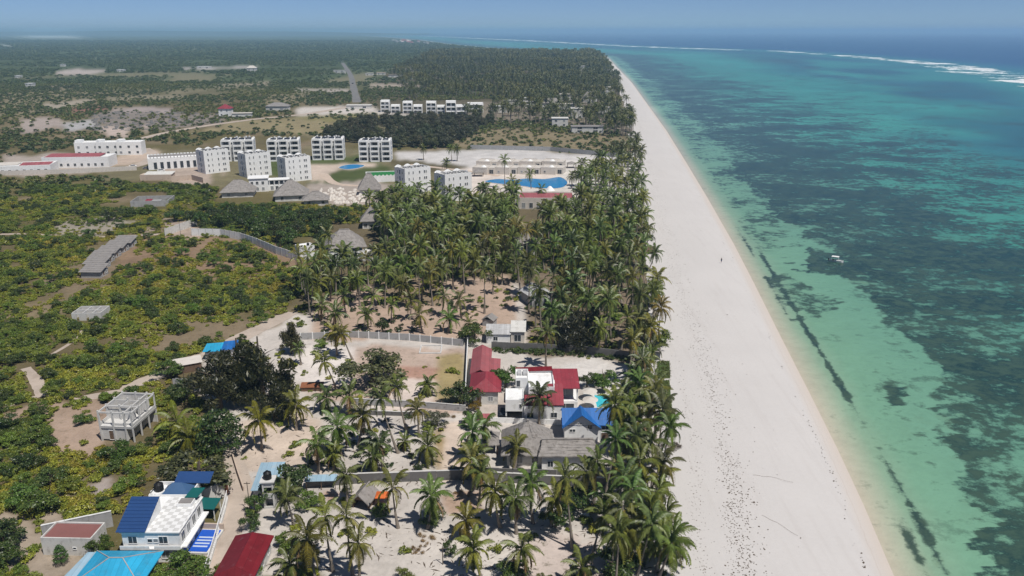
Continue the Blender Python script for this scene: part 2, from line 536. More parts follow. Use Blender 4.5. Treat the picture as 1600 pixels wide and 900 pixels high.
base = np.array((0.13, 0.105, 0.055))[None, None] * (0.6 + 0.8 * med)[..., None]
t = sst(.42, .62, big)[..., None]
base = base * (1 - .5 * t) + .5 * t * np.array(OLIVE)
td = sst(.60, .72, fbm(XX, YY, 30, 77, 3))[..., None] * .6
base = base * (1 - td) + td * np.array((0.26, 0.2, 0.14))
far = sst(900, 1500, YY)[..., None]
fcol = np.array((0.062, 0.085, 0.036)) * (0.6 + .8 * fbm(XX, YY, 260, 31, 4))[..., None]
base = base * (1 - far) + far * fcol
mid = (sst(600, 900, YY) * (1 - sst(1500, 1900, YY)))[..., None] * sst(.47, .60, fbm(XX, YY * .4, 70, 41, 4))[..., None] * .7
base = base * (1 - mid) + mid * np.array((0.23, 0.20, 0.13))
colr[..., :3] = base
colr[..., 3] = .6
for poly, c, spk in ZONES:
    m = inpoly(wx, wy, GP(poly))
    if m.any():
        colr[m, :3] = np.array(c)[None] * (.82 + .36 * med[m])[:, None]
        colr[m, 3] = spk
for _ in range(2):      # soft edges between the zones
    q = np.pad(colr, ((1, 1), (1, 1), (0, 0)), mode='edge')
    colr = (q[1:-1, 1:-1] * 2 + q[:-2, 1:-1] + q[2:, 1:-1] + q[1:-1, :-2] + q[1:-1, 2:]) / 6
colr = colr.astype(np.float32)
ZZ = np.zeros_like(XX)
ZZ[:, -1] = -4.0
nR = len(YR)
ii = (np.arange(nR - 1)[:, None] * NC + np.arange(NC - 1)[None]).ravel()
quads = np.stack([ii, ii + 1, ii + NC + 1, ii + NC], 1)

m, N, L, b = nm('ground')
at = node(N, 'ShaderNodeAttribute', attribute_name='zone')
p = wpos(N)
n1, n2, n3 = tnoise(N, L, p, 0.12, 6, .6), tnoise(N, L, p, 0.9, 5, .65), tnoise(N, L, p, 0.45, 6, .7)
k = mth(N, L, 'ADD', mth(N, L, 'MULTIPLY', n1, .7), mth(N, L, 'MULTIPLY', n2, .6))
k = mth(N, L, 'ADD', k, .36)
c = mixc(N, L, 1.0, at.outputs['Color'], k, 'MULTIPLY')
sp_ = mth(N, L, 'MULTIPLY', rampf(N, L, n3, .53, .66), mth(N, L, 'MULTIPLY', at.outputs['Alpha'], .8))
c = mixc(N, L, sp_, c, mixc(N, L, rampf(N, L, n1, .45, .6), (0.10, 0.075, 0.05, 1), (0.065, 0.07, 0.025, 1)))
sp2 = mth(N, L, 'MULTIPLY', rampf(N, L, tnoise(N, L, p, 1.7, 4, .7), .60, .68), mth(N, L, 'MULTIPLY', at.outputs['Alpha'], .5))
c = mixc(N, L, sp2, c, (0.46, 0.40, 0.35, 1))
L.new(c, b.inputs['Base Color'])
b.inputs['Roughness'].default_value = 1.0
b.inputs['Specular IOR Level'].default_value = 0.1
bn = N.new('ShaderNodeBump'); bn.inputs['Strength'].default_value = .5; bn.inputs['Distance'].default_value = .3
L.new(n2, bn.inputs['Height']); L.new(bn.outputs[0], b.inputs['Normal'])
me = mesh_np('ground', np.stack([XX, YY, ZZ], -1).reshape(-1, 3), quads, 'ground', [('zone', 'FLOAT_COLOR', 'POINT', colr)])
tag(link('ground', me), kind='structure')

# ---- the beach: a sheet that runs from the palms down under the water
m, N, L, b = nm('sand')
p = wpos(N)
at = node(N, 'ShaderNodeAttribute', attribute_name='wet')
n1, n2 = tnoise(N, L, p, .05, 5), tnoise(N, L, p, 1.2, 6, .7)
c = mixc(N, L, 1.0, (0.545, 0.522, 0.505, 1), mth(N, L, 'ADD', mth(N, L, 'MULTIPLY', n1, .14), mth(N, L, 'MULTIPLY_ADD', n2, .12, .87)), 'MULTIPLY')
mpb = N.new('ShaderNodeMapping'); mpb.inputs['Scale'].default_value = (1.0, .06, 1.0); mpb.inputs['Rotation'].default_value = (0, 0, -.12)
L.new(p, mpb.inputs[0])
c = mixc(N, L, rampf(N, L, tnoise(N, L, mpb.outputs[0], .55, 5, .6), .5, .68, 0, .16), c, (0.42, 0.385, 0.36, 1))
c = mixc(N, L, at.outputs['Fac'], c, (0.53, 0.47, 0.415, 1))
ln = mth(N, L, 'ADD', at.outputs['Fac'], mth(N, L, 'MULTIPLY', tnoise(N, L, p, .5, 4), .22))
lnm = mth(N, L, 'MULTIPLY', rampf(N, L, ln, .52, .555), rampf(N, L, ln, .60, .565))
c = mixc(N, L, mth(N, L, 'MULTIPLY', lnm, .22), c, (0.40, 0.32, 0.27, 1))
L.new(c, b.inputs['Base Color']); b.inputs['Roughness'].default_value = .95
b.inputs['Specular IOR Level'].default_value = .15
bn = N.new('ShaderNodeBump'); bn.inputs['Strength'].default_value = .25; bn.inputs['Distance'].default_value = .15
L.new(tnoise(N, L, p, .8, 6, .65), bn.inputs['Height']); L.new(bn.outputs[0], b.inputs['Normal'])
YB = np.array(list(np.arange(-150, 84, 8)) + rows(1010, 89, 3.0))
vx = np.interp(YB, VEG[:, 1], VEG[:, 0]); sx = np.interp(YB, SHORE[:, 1], SHORE[:, 0])
wav = (fbm(YB, YB * 0, 26, 61, 3) - .5) * 5 * np.clip(YB / 160, .6, 2.5)
T = np.array([0, .15, .3, .45, .6, .72, .82, .9, .96, 1.0, 1.04, 1.1, 1.2])
Zp = np.array([.07, .12, .16, .12, 0, -.25, -.6, -.95, -1.28, -1.5, -1.72, -2.1, -3.0])
bx = (vx + wav * .8)[:, None] + (sx - vx - wav * .8)[:, None] * T[None] - 4 * (1 - T[None]).clip(0, 1)
V = np.stack([bx, np.repeat(YB[:, None], len(T), 1), np.repeat(Zp[None], len(YB), 0)], -1)
wet = np.repeat(sst(.90, 1.0, T)[None], len(YB), 0)
nT = len(T)
ii = (np.arange(len(YB) - 1)[:, None] * nT + np.arange(nT - 1)[None]).ravel()
me = mesh_np('beach', V.reshape(-1, 3), np.stack([ii, ii + 1, ii + nT + 1, ii + nT], 1), 'sand', [('wet', 'FLOAT', 'POINT', wet)], smooth=True)
tag(link('beach', me), kind='structure')

# ---- the sea
ys = np.array(list(np.arange(-160, 84, 10)) + rows(1010, 51.0, 2.4) + [34000, 44000, 60000])
offs = np.concatenate([np.arange(-30, 60, 1.6), np.geomspace(60, 1600, 190), np.geomspace(1680, 60000, 40)])
shx = np.interp(ys, SHOREX[:, 1], SHOREX[:, 0])
X = shx[:, None] + offs[None] * np.clip(ys / 600, 1, 1.6)[:, None]
Y = np.repeat(ys[:, None], len(offs), 1)
D = distpoly(X, Y, SHOREX)
D = np.where(X < np.interp(Y, SHOREX[:, 1], SHOREX[:, 0]), -D, D)
reef = GP([(1800, 168), (1700, 140), (1600, 121), (1500, 103), (1400, 92.5), (1300, 84.5), (1200, 78.5), (1090, 75.5), (980, 71.5), (860, 65), (700, 57.5), (560, 53.6)])
rs = reef[np.argsort(reef[:, 1])]
rs = np.vstack([[rs[0][0] + 150, -400], rs])
dr = distpoly(X, Y, rs)
outside = X > np.interp(Y, rs[:, 1], rs[:, 0])
sgn = np.where(outside, dr, -dr)


def ramp(d, stops):
    xs = [s[0] for s in stops]
    return np.stack([np.interp(d, xs, [s[1][i] for s in stops]) for i in range(3)], -1)


Dn = D + (fbm(X, Y, 22, 81, 4) - .5) * np.clip(D * .35, 1, 60)
sc = ramp(Dn, [(-5, (.50, .43, .35)), (0, (.46, .42, .33)), (3, (.36, .40, .30)), (6.5, (.22, .345, .24)), (12, (.165, .325, .22)), (24, (.15, .315, .22)),
               (60, (.115, .285, .21)), (120, (.055, .265, .205)), (320, (.034, .255, .205)), (700, (.026, .20, .19)), (1200, (.016, .15, .20)), (2600, (.014, .12, .23))])
deep = sst(-60, 260, sgn)[..., None]
dcol = np.array((.004, .05, .155))
sc = sc * (1 - deep) + deep * dcol
# darker teal band inside the reef
tb = (sst(-520, -330, sgn) * (1 - sst(-160, -40, sgn)) * sst(.38, .6, fbm(X, Y * .5, 220, 19, 3)))[..., None] * .9
sc = sc * (1 - tb) + tb * np.array((.012, .085, .125))
cc = sst(.45, .7, fbm(X, Y, 150, 23, 4))[..., None] * .22 * (1 - deep)
sc = sc * (1 + cc)
# seagrass: share of the bed it covers
wd_ = .0 * D
wd_ += .80 * sst(7, 46, Dn) * (1 - sst(75, 235, Dn + (fbm(X, Y, 60, 29, 3) - .5) * 90))
wd_ += .24 * sst(110, 170, Dn) * (1 - sst(420, 640, Dn))
wd_ += .40 * sst(300, 500, Dn) * (1 - sst(-400, -200, sgn)) * sst(.5, .66, fbm(X, Y * .6, 170, 13, 3))
wd_ = np.maximum(wd_, .46 * sst(5, 13, Dn) * (1 - sst(40, 70, Dn)) * sst(230, 330, Y))
cl = GP([(1160, 390), (1260, 385), (1330, 440), (1470, 590), (1450, 640), (1340, 560), (1240, 470)], -1.5)
wd_ = np.where(inpoly(X + (fbm(X, Y, 9, 3) - .5) * 14, Y, cl), wd_ * .25, wd_)
for q, w in (([(1200, 440), (1250, 430), (1310, 490), (1250, 500)], .52), ([(1390, 605), (1425, 605), (1435, 635), (1398, 632)], .72), ([(1245, 385), (1320, 400), (1400, 430), (1330, 440), (1250, 425)], .74),
             ([(1480, 640), (1620, 620), (1700, 900), (1560, 920), (1520, 800), (1500, 720)], .76), ([(1130, 230), (1290, 230), (1450, 330), (1620, 400), (1620, 530), (1500, 500), (1400, 440), (1260, 370), (1170, 300)], .86)):
    mk = inpoly(X + (fbm(X, Y, 12, 4) - .5) * 22, Y + (fbm(X, Y, 12, 44) - .5) * 22, GP(q, -1.5))
    wd_ = np.where(mk, np.maximum(wd_, w), wd_)
# lines of drifted weed just off the beach
l1 = np.exp(-((D - 8.6 - (fbm(X * .3, Y, 30, 71, 3) - .5) * 2.0) / .5) ** 2)
l2 = np.exp(-((D - 5.4 - (fbm(X * .3, Y, 22, 72, 3) - .5) * 2.8) / .32) ** 2) * sst(.45, .55, fbm(X, Y, 40, 73, 2))
fade = 1 - sst(260, 420, Y)
wd_ = np.maximum(wd_, np.maximum(l1 * (.78 + .5 * fbm(X * .6, Y, 6, 75, 3)), l2 * .8) * fade * sst(-1, 2, D))
wd_ *= (1 - deep[..., 0])
# surf on the reef
fo = 1.35 * np.exp(-((sgn + 8) / (15 + 30 * fbm(X, Y, 120, 91, 2)) / np.clip(Y / 2200, 1, 3) / (1 + 1.3 * (1 - sst(1500, 2900, Y)))) ** 2) * (.45 + .75 * fbm(X, Y, 300, 92, 3))
fo = np.maximum(fo, .9 * np.exp(-((sgn + 75) / 9) ** 2) * sst(.55, .66, fbm(X, Y, 200, 93, 3)))
scol = np.concatenate([sc, wd_[..., None]], -1).astype(np.float32)

m, N, L, b = nm('sea')
at = node(N, 'ShaderNodeAttribute', attribute_name='bed')
fa = node(N, 'ShaderNodeAttribute', attribute_name='surf')
p = wpos(N)
mp = N.new('ShaderNodeMapping'); mp.inputs['Scale'].default_value = (.85, 1.0, 1.0)
L.new(p, mp.inputs[0])
na, nb = tnoise(N, L, mp.outputs[0], .026, 9, .66), tnoise(N, L, mp.outputs[0], .26, 7, .72)
nz = mth(N, L, 'ADD', mth(N, L, 'MULTIPLY', na, .48), mth(N, L, 'MULTIPLY', nb, .52))
nz = rampf(N, L, nz, .37, .63)
fac = mth(N, L, 'ADD', nz, at.outputs['Alpha'])
fac = rampf(N, L, fac, .78, 1.30)
dk = mixc(N, L, rampf(N, L, nb, .40, .62), (.0095, .030, .036, 1), (.042, .074, .056, 1))
c = mixc(N, L, 1.0, at.outputs['Color'], mth(N, L, 'MULTIPLY_ADD', nb, .5, .75), 'MULTIPLY')
sm = mth(N, L, 'MULTIPLY', rampf(N, L, tnoise(N, L, p, .08, 6, .7), .52, .66), mth(N, L, 'MULTIPLY', mth(N, L, 'MINIMUM', at.outputs['Alpha'], .5), .55))
c = mixc(N, L, sm, c, (.10, .13, .075, 1))
c = mixc(N, L, mth(N, L, 'MULTIPLY', fac, .93), c, dk)
fm = rampf(N, L, mth(N, L, 'MULTIPLY', fa.outputs['Fac'], rampf(N, L, tnoise(N, L, p, .009, 8, .78), .42, .60)), .30, .52)
c = mixc(N, L, fm, c, (.72, .74, .75, 1))
L.new(c, b.inputs['Base Color'])
L.new(mth(N, L, 'MULTIPLY_ADD', fm, .5, .22), b.inputs['Roughness'])
b.inputs['IOR'].default_value = 1.33
b.inputs['Specular IOR Level'].default_value = .2
bn = N.new('ShaderNodeBump'); bn.inputs['Strength'].default_value = .35; bn.inputs['Distance'].default_value = .5
L.new(mth(N, L, 'ADD', tnoise(N, L, p, .35, 5, .6), mth(N, L, 'MULTIPLY', tnoise(N, L, p, 1.6, 3), .25)), bn.inputs['Height'])
L.new(bn.outputs[0], b.inputs['Normal'])
nO = len(offs)
ii = (np.arange(len(ys) - 1)[:, None] * nO + np.arange(nO - 1)[None]).ravel()
me = mesh_np('sea', np.stack([X, Y, np.full_like(X, -1.5)], -1).reshape(-1, 3), np.stack([ii, ii + 1, ii + nO + 1, ii + nO], 1), 'sea',
             [('bed', 'FLOAT_COLOR', 'POINT', scol), ('surf', 'FLOAT', 'POINT', fo)])
tag(link('sea', me), kind='structure')

# ---- low hills on the horizon inland
hx = np.linspace(-22000, -1800, 160)
hh = 30 + 75 * fbm(hx, hx * 0, 5200, 7, 4) * sst(-1800, -5200, hx)
V = []
for x, h in zip(hx, hh):
    for dy, kz in ((-2600, -.1), (-1300, .55), (0, 1.0), (1500, .7), (3200, -.1)):
        V.append((x, 17500 + dy, -3 + h * kz))
ii = (np.arange(len(hx) - 1)[:, None] * 5 + np.arange(4)[None]).ravel()
simple('hill_wood', (0.036, 0.055, 0.03), 1.0, .3, .004, (.06, .07, .04))
tag(link('hills', mesh_np('hills', V, np.stack([ii, ii + 5, ii + 6, ii + 1], 1), 'hill_wood', smooth=True)), kind='structure')


# ---- roads and lanes
def strip(name, pts, mat, z=.03, kind='structure', seg=6):
    """pts: (px, py, width m)"""
    q = [(*G(a, b_), w) for a, b_, w in pts]
    P3 = []
    for i in range(len(q) - 1):
        p0, p1, p2, p3 = q[max(i - 1, 0)], q[i], q[i + 1], q[min(i + 2, len(q) - 1)]
        for s in range(seg):
            t = s / seg
            P3.append(tuple(.5 * (2 * b1 + (c1 - a) * t + (2 * a - 5 * b1 + 4 * c1 - d) * t * t + (3 * b1 - a - 3 * c1 + d) * t ** 3) for a, b1, c1, d in zip(p0, p1, p2, p3)))
    P3.append(q[-1])
    V = []
    for i, pt in enumerate(P3):
        a, c_ = P3[max(i - 1, 0)], P3[min(i + 1, len(P3) - 1)]
        d = np.array([c_[0] - a[0], c_[1] - a[1]]); d /= np.linalg.norm(d)
        j = 1 + random.uniform(-.12, .12)
        nrm = np.array([-d[1], d[0]]) * pt[2] / 2 * j
        V += [(pt[0] + nrm[0], pt[1] + nrm[1], z), (pt[0] - nrm[0], pt[1] - nrm[1], z)]
    n = len(P3)
    fq = [(2 * i, 2 * i + 1, 2 * i + 3, 2 * i + 2) for i in range(n - 1)]
    o = link(name, mesh_np(name, V, fq, mat))
    return tag(o, kind=kind)


strip('asphalt_road', [(535, 98, 10), (547, 116, 10), (552, 135, 10), (558, 160, 10)], 'asphalt', .06)
strip('road', [(620, 73, 12), (612, 63, 12)], 'asphalt', .06)
strip('dirt_road', [(560, 164, 10), (480, 178, 10), (400, 186, 8), (300, 200, 8), (222, 216, 8), (190, 226, 7)], 'dirt_road', .05)
strip('sandy_lane', [(455, 488, 4), (420, 506, 5.5), (340, 545, 4.6), (262, 580, 4.6), (215, 600, 5), (190, 612, 4.5), (130, 622, 2.5)], 'dirt_road', .03)
strip('sandy_lane', [(345, 655, 3.5), (352, 690, 3.6), (368, 728, 4.0), (374, 775, 4.3), (358, 830, 4.3), (338, 872, 4.0), (318, 915, 4.0)], 'dirt_road', .03)
strip('footpath', [(0, 366, 2.6), (50, 366, 2.6), (120, 371, 2.6), (190, 369, 2.4), (250, 366, 2.4)], 'dirt_road', .03)
strip('footpath', [(0, 642, .9), (30, 628, .9), (70, 618, 1), (130, 625, .8)], 'dirt_road', .03)
strip('footpath', [(128, 505, 1.0), (118, 530, 1.2), (70, 560, .8)], 'dirt_road', .03)
strip('footpath', [(40, 575, 2.2), (55, 592, 2.8), (62, 608, 2.6), (66, 620, 2.2)], 'dirt_road', .034)
strip('paved_path', [(640, 257, 4), (735, 268, 4), (780, 275, 4)], 'paving', .05)
strip('paved_path', [(505, 272, 5), (525, 287, 5), (575, 291, 4)], 'paving', .05)
strip('paved_path', [(175, 266, 9), (215, 258, 9), (240, 245, 8), (225, 232, 8)], 'dirt_road', .05)
# ================================================================ vegetation
def leaf_cloud(lobes, n, size, seed, flat=.35, droop=0.0, aspect=.6):
    """leaf-clump faces spread through the outer part of several lobes (cx, cy, cz, rx, ry, rz)"""
    r = np.random.default_rng(seed)
    vol = np.array([l[3] * l[4] for l in lobes]); vol = vol / vol.sum()
    which = r.choice(len(lobes), n, p=vol)
    Lb = np.array(lobes)[which]
    d = r.normal(size=(n, 3)); d /= np.linalg.norm(d, axis=1)[:, None]
    d[:, 2] = np.where(d[:, 2] < -.35, -d[:, 2], d[:, 2])
    rad = r.random(n) ** .28
    rad *= 1 + .16 * r.normal(size=n)
    c = Lb[:, :3] + d * rad[:, None] * Lb[:, 3:]
    nrm = d * (1 - flat) + r.normal(size=(n, 3)) * .55 + np.array([0, 0, flat])
    nrm /= np.linalg.norm(nrm, axis=1)[:, None]
    a = np.cross(nrm, r.normal(size=(n, 3))); a /= np.linalg.norm(a, axis=1)[:, None]
    if droop:
        a = a * (1 - droop) + np.array([0, 0, -1.]) * droop
        a /= np.linalg.norm(a, axis=1)[:, None]
    bb = np.cross(nrm, a)
    s = size * (.6 + .8 * r.random(n))[:, None]
    a, bb = a * s, bb * s * aspect
    V = np.stack([c - a, c + bb * .9, c + a, c - bb * .9], 1).reshape(-1, 3)
    keep = V[:, 2].reshape(-1, 4).min(1) > 0.02
    V = V.reshape(-1, 4, 3)[keep].reshape(-1, 3)
    k = len(V) // 4
    return V, np.arange(4 * k).reshape(k, 4), r.random(k)


def cloud_mesh(name, lobes, n, size, seed, mat='leaf', **kw):
    V, Fq, lf = leaf_cloud(lobes, n, size, seed, **kw)
    return mesh_np(name, V, Fq, mat, [('lf', 'FLOAT', 'FACE', lf)])


def rnd_lobes(seed, n, R_, h0, h1, r0, r1, sq=.75):
    r = random.Random(seed); out = []
    for i in range(n):
        a = r.uniform(0, 6.283); q = R_ * math.sqrt(r.random())
        k = q / max(R_, .01)
        z = r.uniform(h0, h1) * (1 - .35 * k)
        s = r.uniform(r0, r1) * (1 - .25 * k)
        out.append((q * math.cos(a), q * math.sin(a), z, s, s, s * sq))
    return out


# bushes: about 1 m radius at scale 1
BUSH = [cloud_mesh('bush', rnd_lobes(s, 6, .62, .25, .62, .32, .5), 330, .115, s) for s in range(11, 16)]
BUSH += [cloud_mesh('bush', rnd_lobes(s, 9, .8, .1, .4, .22, .4), 300, .11, s) for s in range(16, 18)]
BUSHF = [cloud_mesh('bush', rnd_lobes(s, 5, .6, .3, .6, .35, .5), 70, .26, s) for s in range(21, 24)]
# broadleaf crowns: about 5 m radius, 8 m tall
TREE = [cloud_mesh('crown', rnd_lobes(s, 16, 3.9, 2.6, 6.4, 1.2, 2.1), 2600, .26, s) for s in range(31, 36)]
LAYER = cloud_mesh('crown', [(math.cos(a) * q, math.sin(a) * q, z, 1.7, 1.7, .45) for i, (z, n_, q) in enumerate(((2.4, 7, 3.2), (4.2, 6, 2.6), (5.8, 5, 1.7), (7.2, 1, .1))) for a in [6.283 * k_ / n_ + i for k_ in range(n_)]], 2600, .27, 41, flat=.7)
CASU = [cloud_mesh('crown', rnd_lobes(s, 24, 3.4, 2.2, 11.5, 1.1, 2.1, 1.3), 6500, .38, s, flat=.1, droop=.5, aspect=.36) for s in (45, 46)]
# dry bare-ish shrub
THIN = cloud_mesh('crown', rnd_lobes(47, 14, 3.4, 2.0, 5.2, 1.2, 2.0), 900, .24, 47)


def tube(path, radii, n=7):
    V, Fq = [], []
    for i, (p, r) in enumerate(zip(path, radii)):
        for k in range(n):
            a = 6.2832 * k / n
            V.append((p[0] + r * math.cos(a), p[1] + r * math.sin(a), p[2]))
    for i in range(len(path) - 1):
        for k in range(n):
            Fq.append((i * n + k, i * n + (k + 1) % n, (i + 1) * n + (k + 1) % n, (i + 1) * n + k))
    return V, Fq


def tree_trunk_mesh(seed, h=5.2, r=.3, limbs=6):
    rr = random.Random(seed)
    V, Fq = tube([(0, 0, -.1), (.1, .05, h * .3), (.05, -.1, h * .6), (0, 0, h)], [r * 1.25, r, r * .75, r * .3])
    for i in range(limbs):
        a = rr.uniform(0, 6.28); z = h * rr.uniform(.3, .7); q = rr.uniform(1.6, 3)
        v, f = tube([(0, 0, z), (q * .5 * math.cos(a), q * .5 * math.sin(a), z + q * .45), (q * math.cos(a), q * math.sin(a), z + q * .75)], [r * .45, r * .32, r * .12], 5)
        n0 = len(V); V += v; Fq += [tuple(k + n0 for k in x) for x in f]
    return mesh_np('trunk', V, Fq, 'bark_dark', smooth=True)


TTRUNK = [tree_trunk_mesh(s) for s in (1, 2)]
CTRUNK = tree_trunk_mesh(5, 11, .3, 12)
DKG, MDG, BRG, OLV, GRG, YEL = (0.05, 0.082, 0.02), (0.075, 0.13, 0.026), (0.105, 0.19, 0.028), (0.15, 0.165, 0.026), (0.09, 0.115, 0.045), (0.19, 0.17, 0.022)


def tree(name, label, x, y, rad, h, crown, tint, group=None, cat='tree', trunk=None):
    t = thing(name, label, cat, (x, y), random.uniform(0, 6.28), group)
    base = {True: (5.0, 8.0)}.get(True)
    if crown in CASU:
        base = (4.3, 13.4)
    k, kz = rad / base[0], h / base[1]
    tr = link('trunk', trunk or (CTRUNK if crown in CASU else random.choice(TTRUNK)), t)
    tr.scale = (k, k, kz)
    c = link('crown', crown, t)
    c.scale = (k, k, kz)
    c['tint'] = tuple(v * random.uniform(.88, 1.12) for v in tint)
    return t


ORD = 'nearest,second nearest,third nearest,fourth nearest,fifth nearest,sixth nearest,seventh nearest,eighth nearest,ninth nearest,tenth nearest,eleventh nearest,twelfth nearest'.split(',')


def single_out(objs, noun, marks, rest=None):
    """tell look-alikes apart by what they stand closest to: marks = [(phrase, px, py)]"""
    near = {}
    for o in objs:
        x, y = o.location[:2]
        d = [((x - gx) ** 2 + (y - gy) ** 2, ph) for ph, gx, gy in [(ph, *G(a, b_)) for ph, a, b_ in marks]]
        dm, ph = min(d)
        near.setdefault(ph, []).append((dm, o))
    for ph, l in near.items():
        l.sort(key=lambda q: q[0])
        for i, (dm, o) in enumerate(l):
            if i < len(ORD):
                o['label'] = '%s %s %s' % (noun, ORD[i], ph)
            elif rest:
                o['label'] = rest


# ---- palms
def frond_mesh(name, L_, rise, droop, seed, mat='leaf', pairs=17, wd=.11):
    """a feather leaf along +x: arching midrib with hanging leaflets on both sides"""
    r = random.Random(seed)
    V, Fq, lf = [], [], []
    path = []
    for i in range(9):
        t = i / 8
        path.append((L_ * (t - .10 * droop * t ** 3), 0, rise * math.sin(t * 1.7) * L_ * .55 - droop * L_ * .62 * t ** 2.1))
    for i in range(8):
        a, b_ = path[i], path[i + 1]
        w0, w1 = .075 * (1 - i / 9), .075 * (1 - (i + 1) / 9)
        n = len(V)
        V += [(a[0], -w0, a[2]), (a[0], w0, a[2]), (b_[0], w1, b_[2]), (b_[0], -w1, b_[2])]
        Fq.append((n, n + 3, n + 2, n + 1)); lf.append(.62)
    for i in range(pairs):
        t = .14 + .86 * i / (pairs - 1)
        k = min(int(t * 8), 7); f = t * 8 - k
        a, b_ = path[k], path[k + 1]
        c = [a[j] + (b_[j] - a[j]) * f for j in range(3)]
        ll = .92 * (math.sin(.35 + t * 2.5)) * r.uniform(.8, 1.1)
        for s in (-1, 1):
            hang = r.uniform(.35, .75)
            ex = (c[0] + ll * .55, s * ll * .72, c[2] - ll * hang)
            mx_ = (c[0] + ll * .30, s * ll * .45, c[2] - ll * hang * .22)
            n = len(V)
            V += [(c[0] - wd, 0, c[2]), (c[0] + wd, 0, c[2] + .01), (mx_[0] + wd, mx_[1], mx_[2]), (mx_[0] - wd, mx_[1], mx_[2]),
                  (ex[0] + .02, ex[1], ex[2]), (ex[0] - .03, ex[1], ex[2])]
            q = [(n, n + 1, n + 2, n + 3), (n + 3, n + 2, n + 4, n + 5)]
            Fq += q if s > 0 else [x[::-1] for x in q]
            v = r.random()
            lf += [v * .7, v * .7]
    return np.array(V), np.array(Fq), np.array(lf)


FR = [frond_mesh('f', 3.5, 1.25, .35, 1), frond_mesh('f', 3.9, .85, .75, 2), frond_mesh('f', 4.0, .55, 1.05, 3), frond_mesh('f', 3.6, .25, 1.35, 4), frond_mesh('f', 3.1, -.1, 1.5, 5)]
FRM = [mesh_np('frond', *f[:2], 'leaf', [('lf', 'FLOAT', 'FACE', f[2])]) for f in FR]
FRM_DRY = mesh_np('frond', *FR[4][:2], 'leaf_dry', [('lf', 'FLOAT', 'FACE', FR[4][2])])
FR_LO = [frond_mesh('f', 3.6, 1.1, .45, 6, pairs=11, wd=.2), frond_mesh('f', 4.0, .7, .95, 7, pairs=11, wd=.2), frond_mesh('f', 3.6, .2, 1.4, 8, pairs=11, wd=.2)]


def frond_spots(seed, n=21):
    """(tier, azimuth, pitch) from the upright spear leaves to the hanging old ones"""
    r = random.Random(seed); out = []
    for i in range(n):
        t = i / (n - 1)
        tier = min(int(t * 5), 4)
        out.append((tier, i * 2.399963 + r.uniform(-.25, .25), R(48 - 88 * t + r.uniform(-9, 9)), r.uniform(.85, 1.08)))
    return out


def crown_merged(seed, n, lo=False):
    V, Fq, lf = [], [], []
    n0 = 0
    for tier, az, pit, s in frond_spots(seed, n):
        v, f, l = (FR_LO[min(tier // 2, 2)] if lo else FR[tier])
        M = np.array(Matrix.Rotation(az, 3, 'Z') @ Matrix.Rotation(-pit * .75, 3, 'Y')) * s
        V.append(v @ M.T); Fq.append(f + n0); lf.append(np.clip(l + (.18 if tier == 4 else 0), 0, 1)); n0 += len(v)
    return mesh_np('crown', np.vstack(V), np.vstack(Fq), 'leaf', [('lf', 'FLOAT', 'FACE', np.concatenate(lf))])


CROWN = [crown_merged(60 + s, n_) for s, n_ in enumerate((20, 14, 22, 17, 24, 12))]
_h = MB()
_h.cyl(0, 0, -.55, .35, .24, .10, 8)
for k in range(7):
    a = k * .9
    _h.cyl(.28 * math.cos(a), .28 * math.sin(a), -.62, -.36, .13, .10, 6, 1)
simple('coconut', (0.20, 0.17, 0.04), .6, .2, 2)
HEART = _h.mesh('crown', ['trunk', 'coconut'])


def ptrunk(seed, bend):
    r = random.Random(seed)
    path, rad = [], []
    for i in range(9):
        t = i / 8
        path.append((bend * (t ** 1.6 - t) * 10 * .6, bend * .3 * math.sin(t * 3.14) * r.uniform(.6, 1), 10 * t - (.15 if i == 0 else 0)))
        rad.append(.26 * (1 - t) ** 3 + .145 - .035 * t)
    return mesh_np('trunk', *tube(path, rad, 8), 'trunk', smooth=True)


PTR = [ptrunk(s, b_) for s, b_ in ((1, 0.02), (2, .10), (3, -.12), (4, .2))]
PALM_T = [(0.15, 0.185, 0.036), (0.135, 0.19, 0.042), (0.175, 0.185, 0.036), (0.125, 0.165, 0.042)]
PALM_SPOTS = []


def palm(x, y, h, label, group, lean=(0, 0), size=1.0, tint=None, fronds=True, nf=21):
    """lean: where the crown stands relative to the foot, m"""
    PALM_SPOTS.append((x, y))
    t = thing('palm_tree', label, 'palm tree', (x, y), 0, group)
    tr = link('trunk', random.choice(PTR), t)
    ln = math.hypot(*lean)
    # shear towards the crown: tilt, then stretch
    L3 = math.sqrt(h * h + ln * ln)
    q = Vector((lean[0], lean[1], h)).to_track_quat('Z', 'X')
    tr.rotation_mode = 'QUATERNION'; tr.rotation_quaternion = q
    tr.scale = (.95, .95, L3 / 10)
    tint = tint or random.choice(PALM_T)
    tint = tuple(v * random.uniform(.85, 1.15) for v in tint)
    top = (lean[0], lean[1], h)
    az0 = random.uniform(0, 6.28)
    if not fronds:
        c = link('crown', random.choice(CROWN), t, top, az0)
        c.scale = (size,) * 3
        c['tint'] = tint
        return t
    c = link('crown', HEART, t, top, az0)
    c.scale = (size,) * 3
    dryp = random.choice([.1, .2, .5])
    for tier, az, pit, s in frond_spots(random.randrange(9999), nf):
        if random.random() < .07:
            continue
        me = FRM_DRY if tier == 4 and random.random() < dryp else FRM[tier]
        f = link('frond', me, c)
        f.rotation_euler = (0, -pit * .75, az)
        f.scale = (s,) * 3
        yl = .25 if tier >= 3 else 0
        f['tint'] = (tint[0] * (1 + yl), tint[1] * (1 + yl * .4), tint[2])
    return t


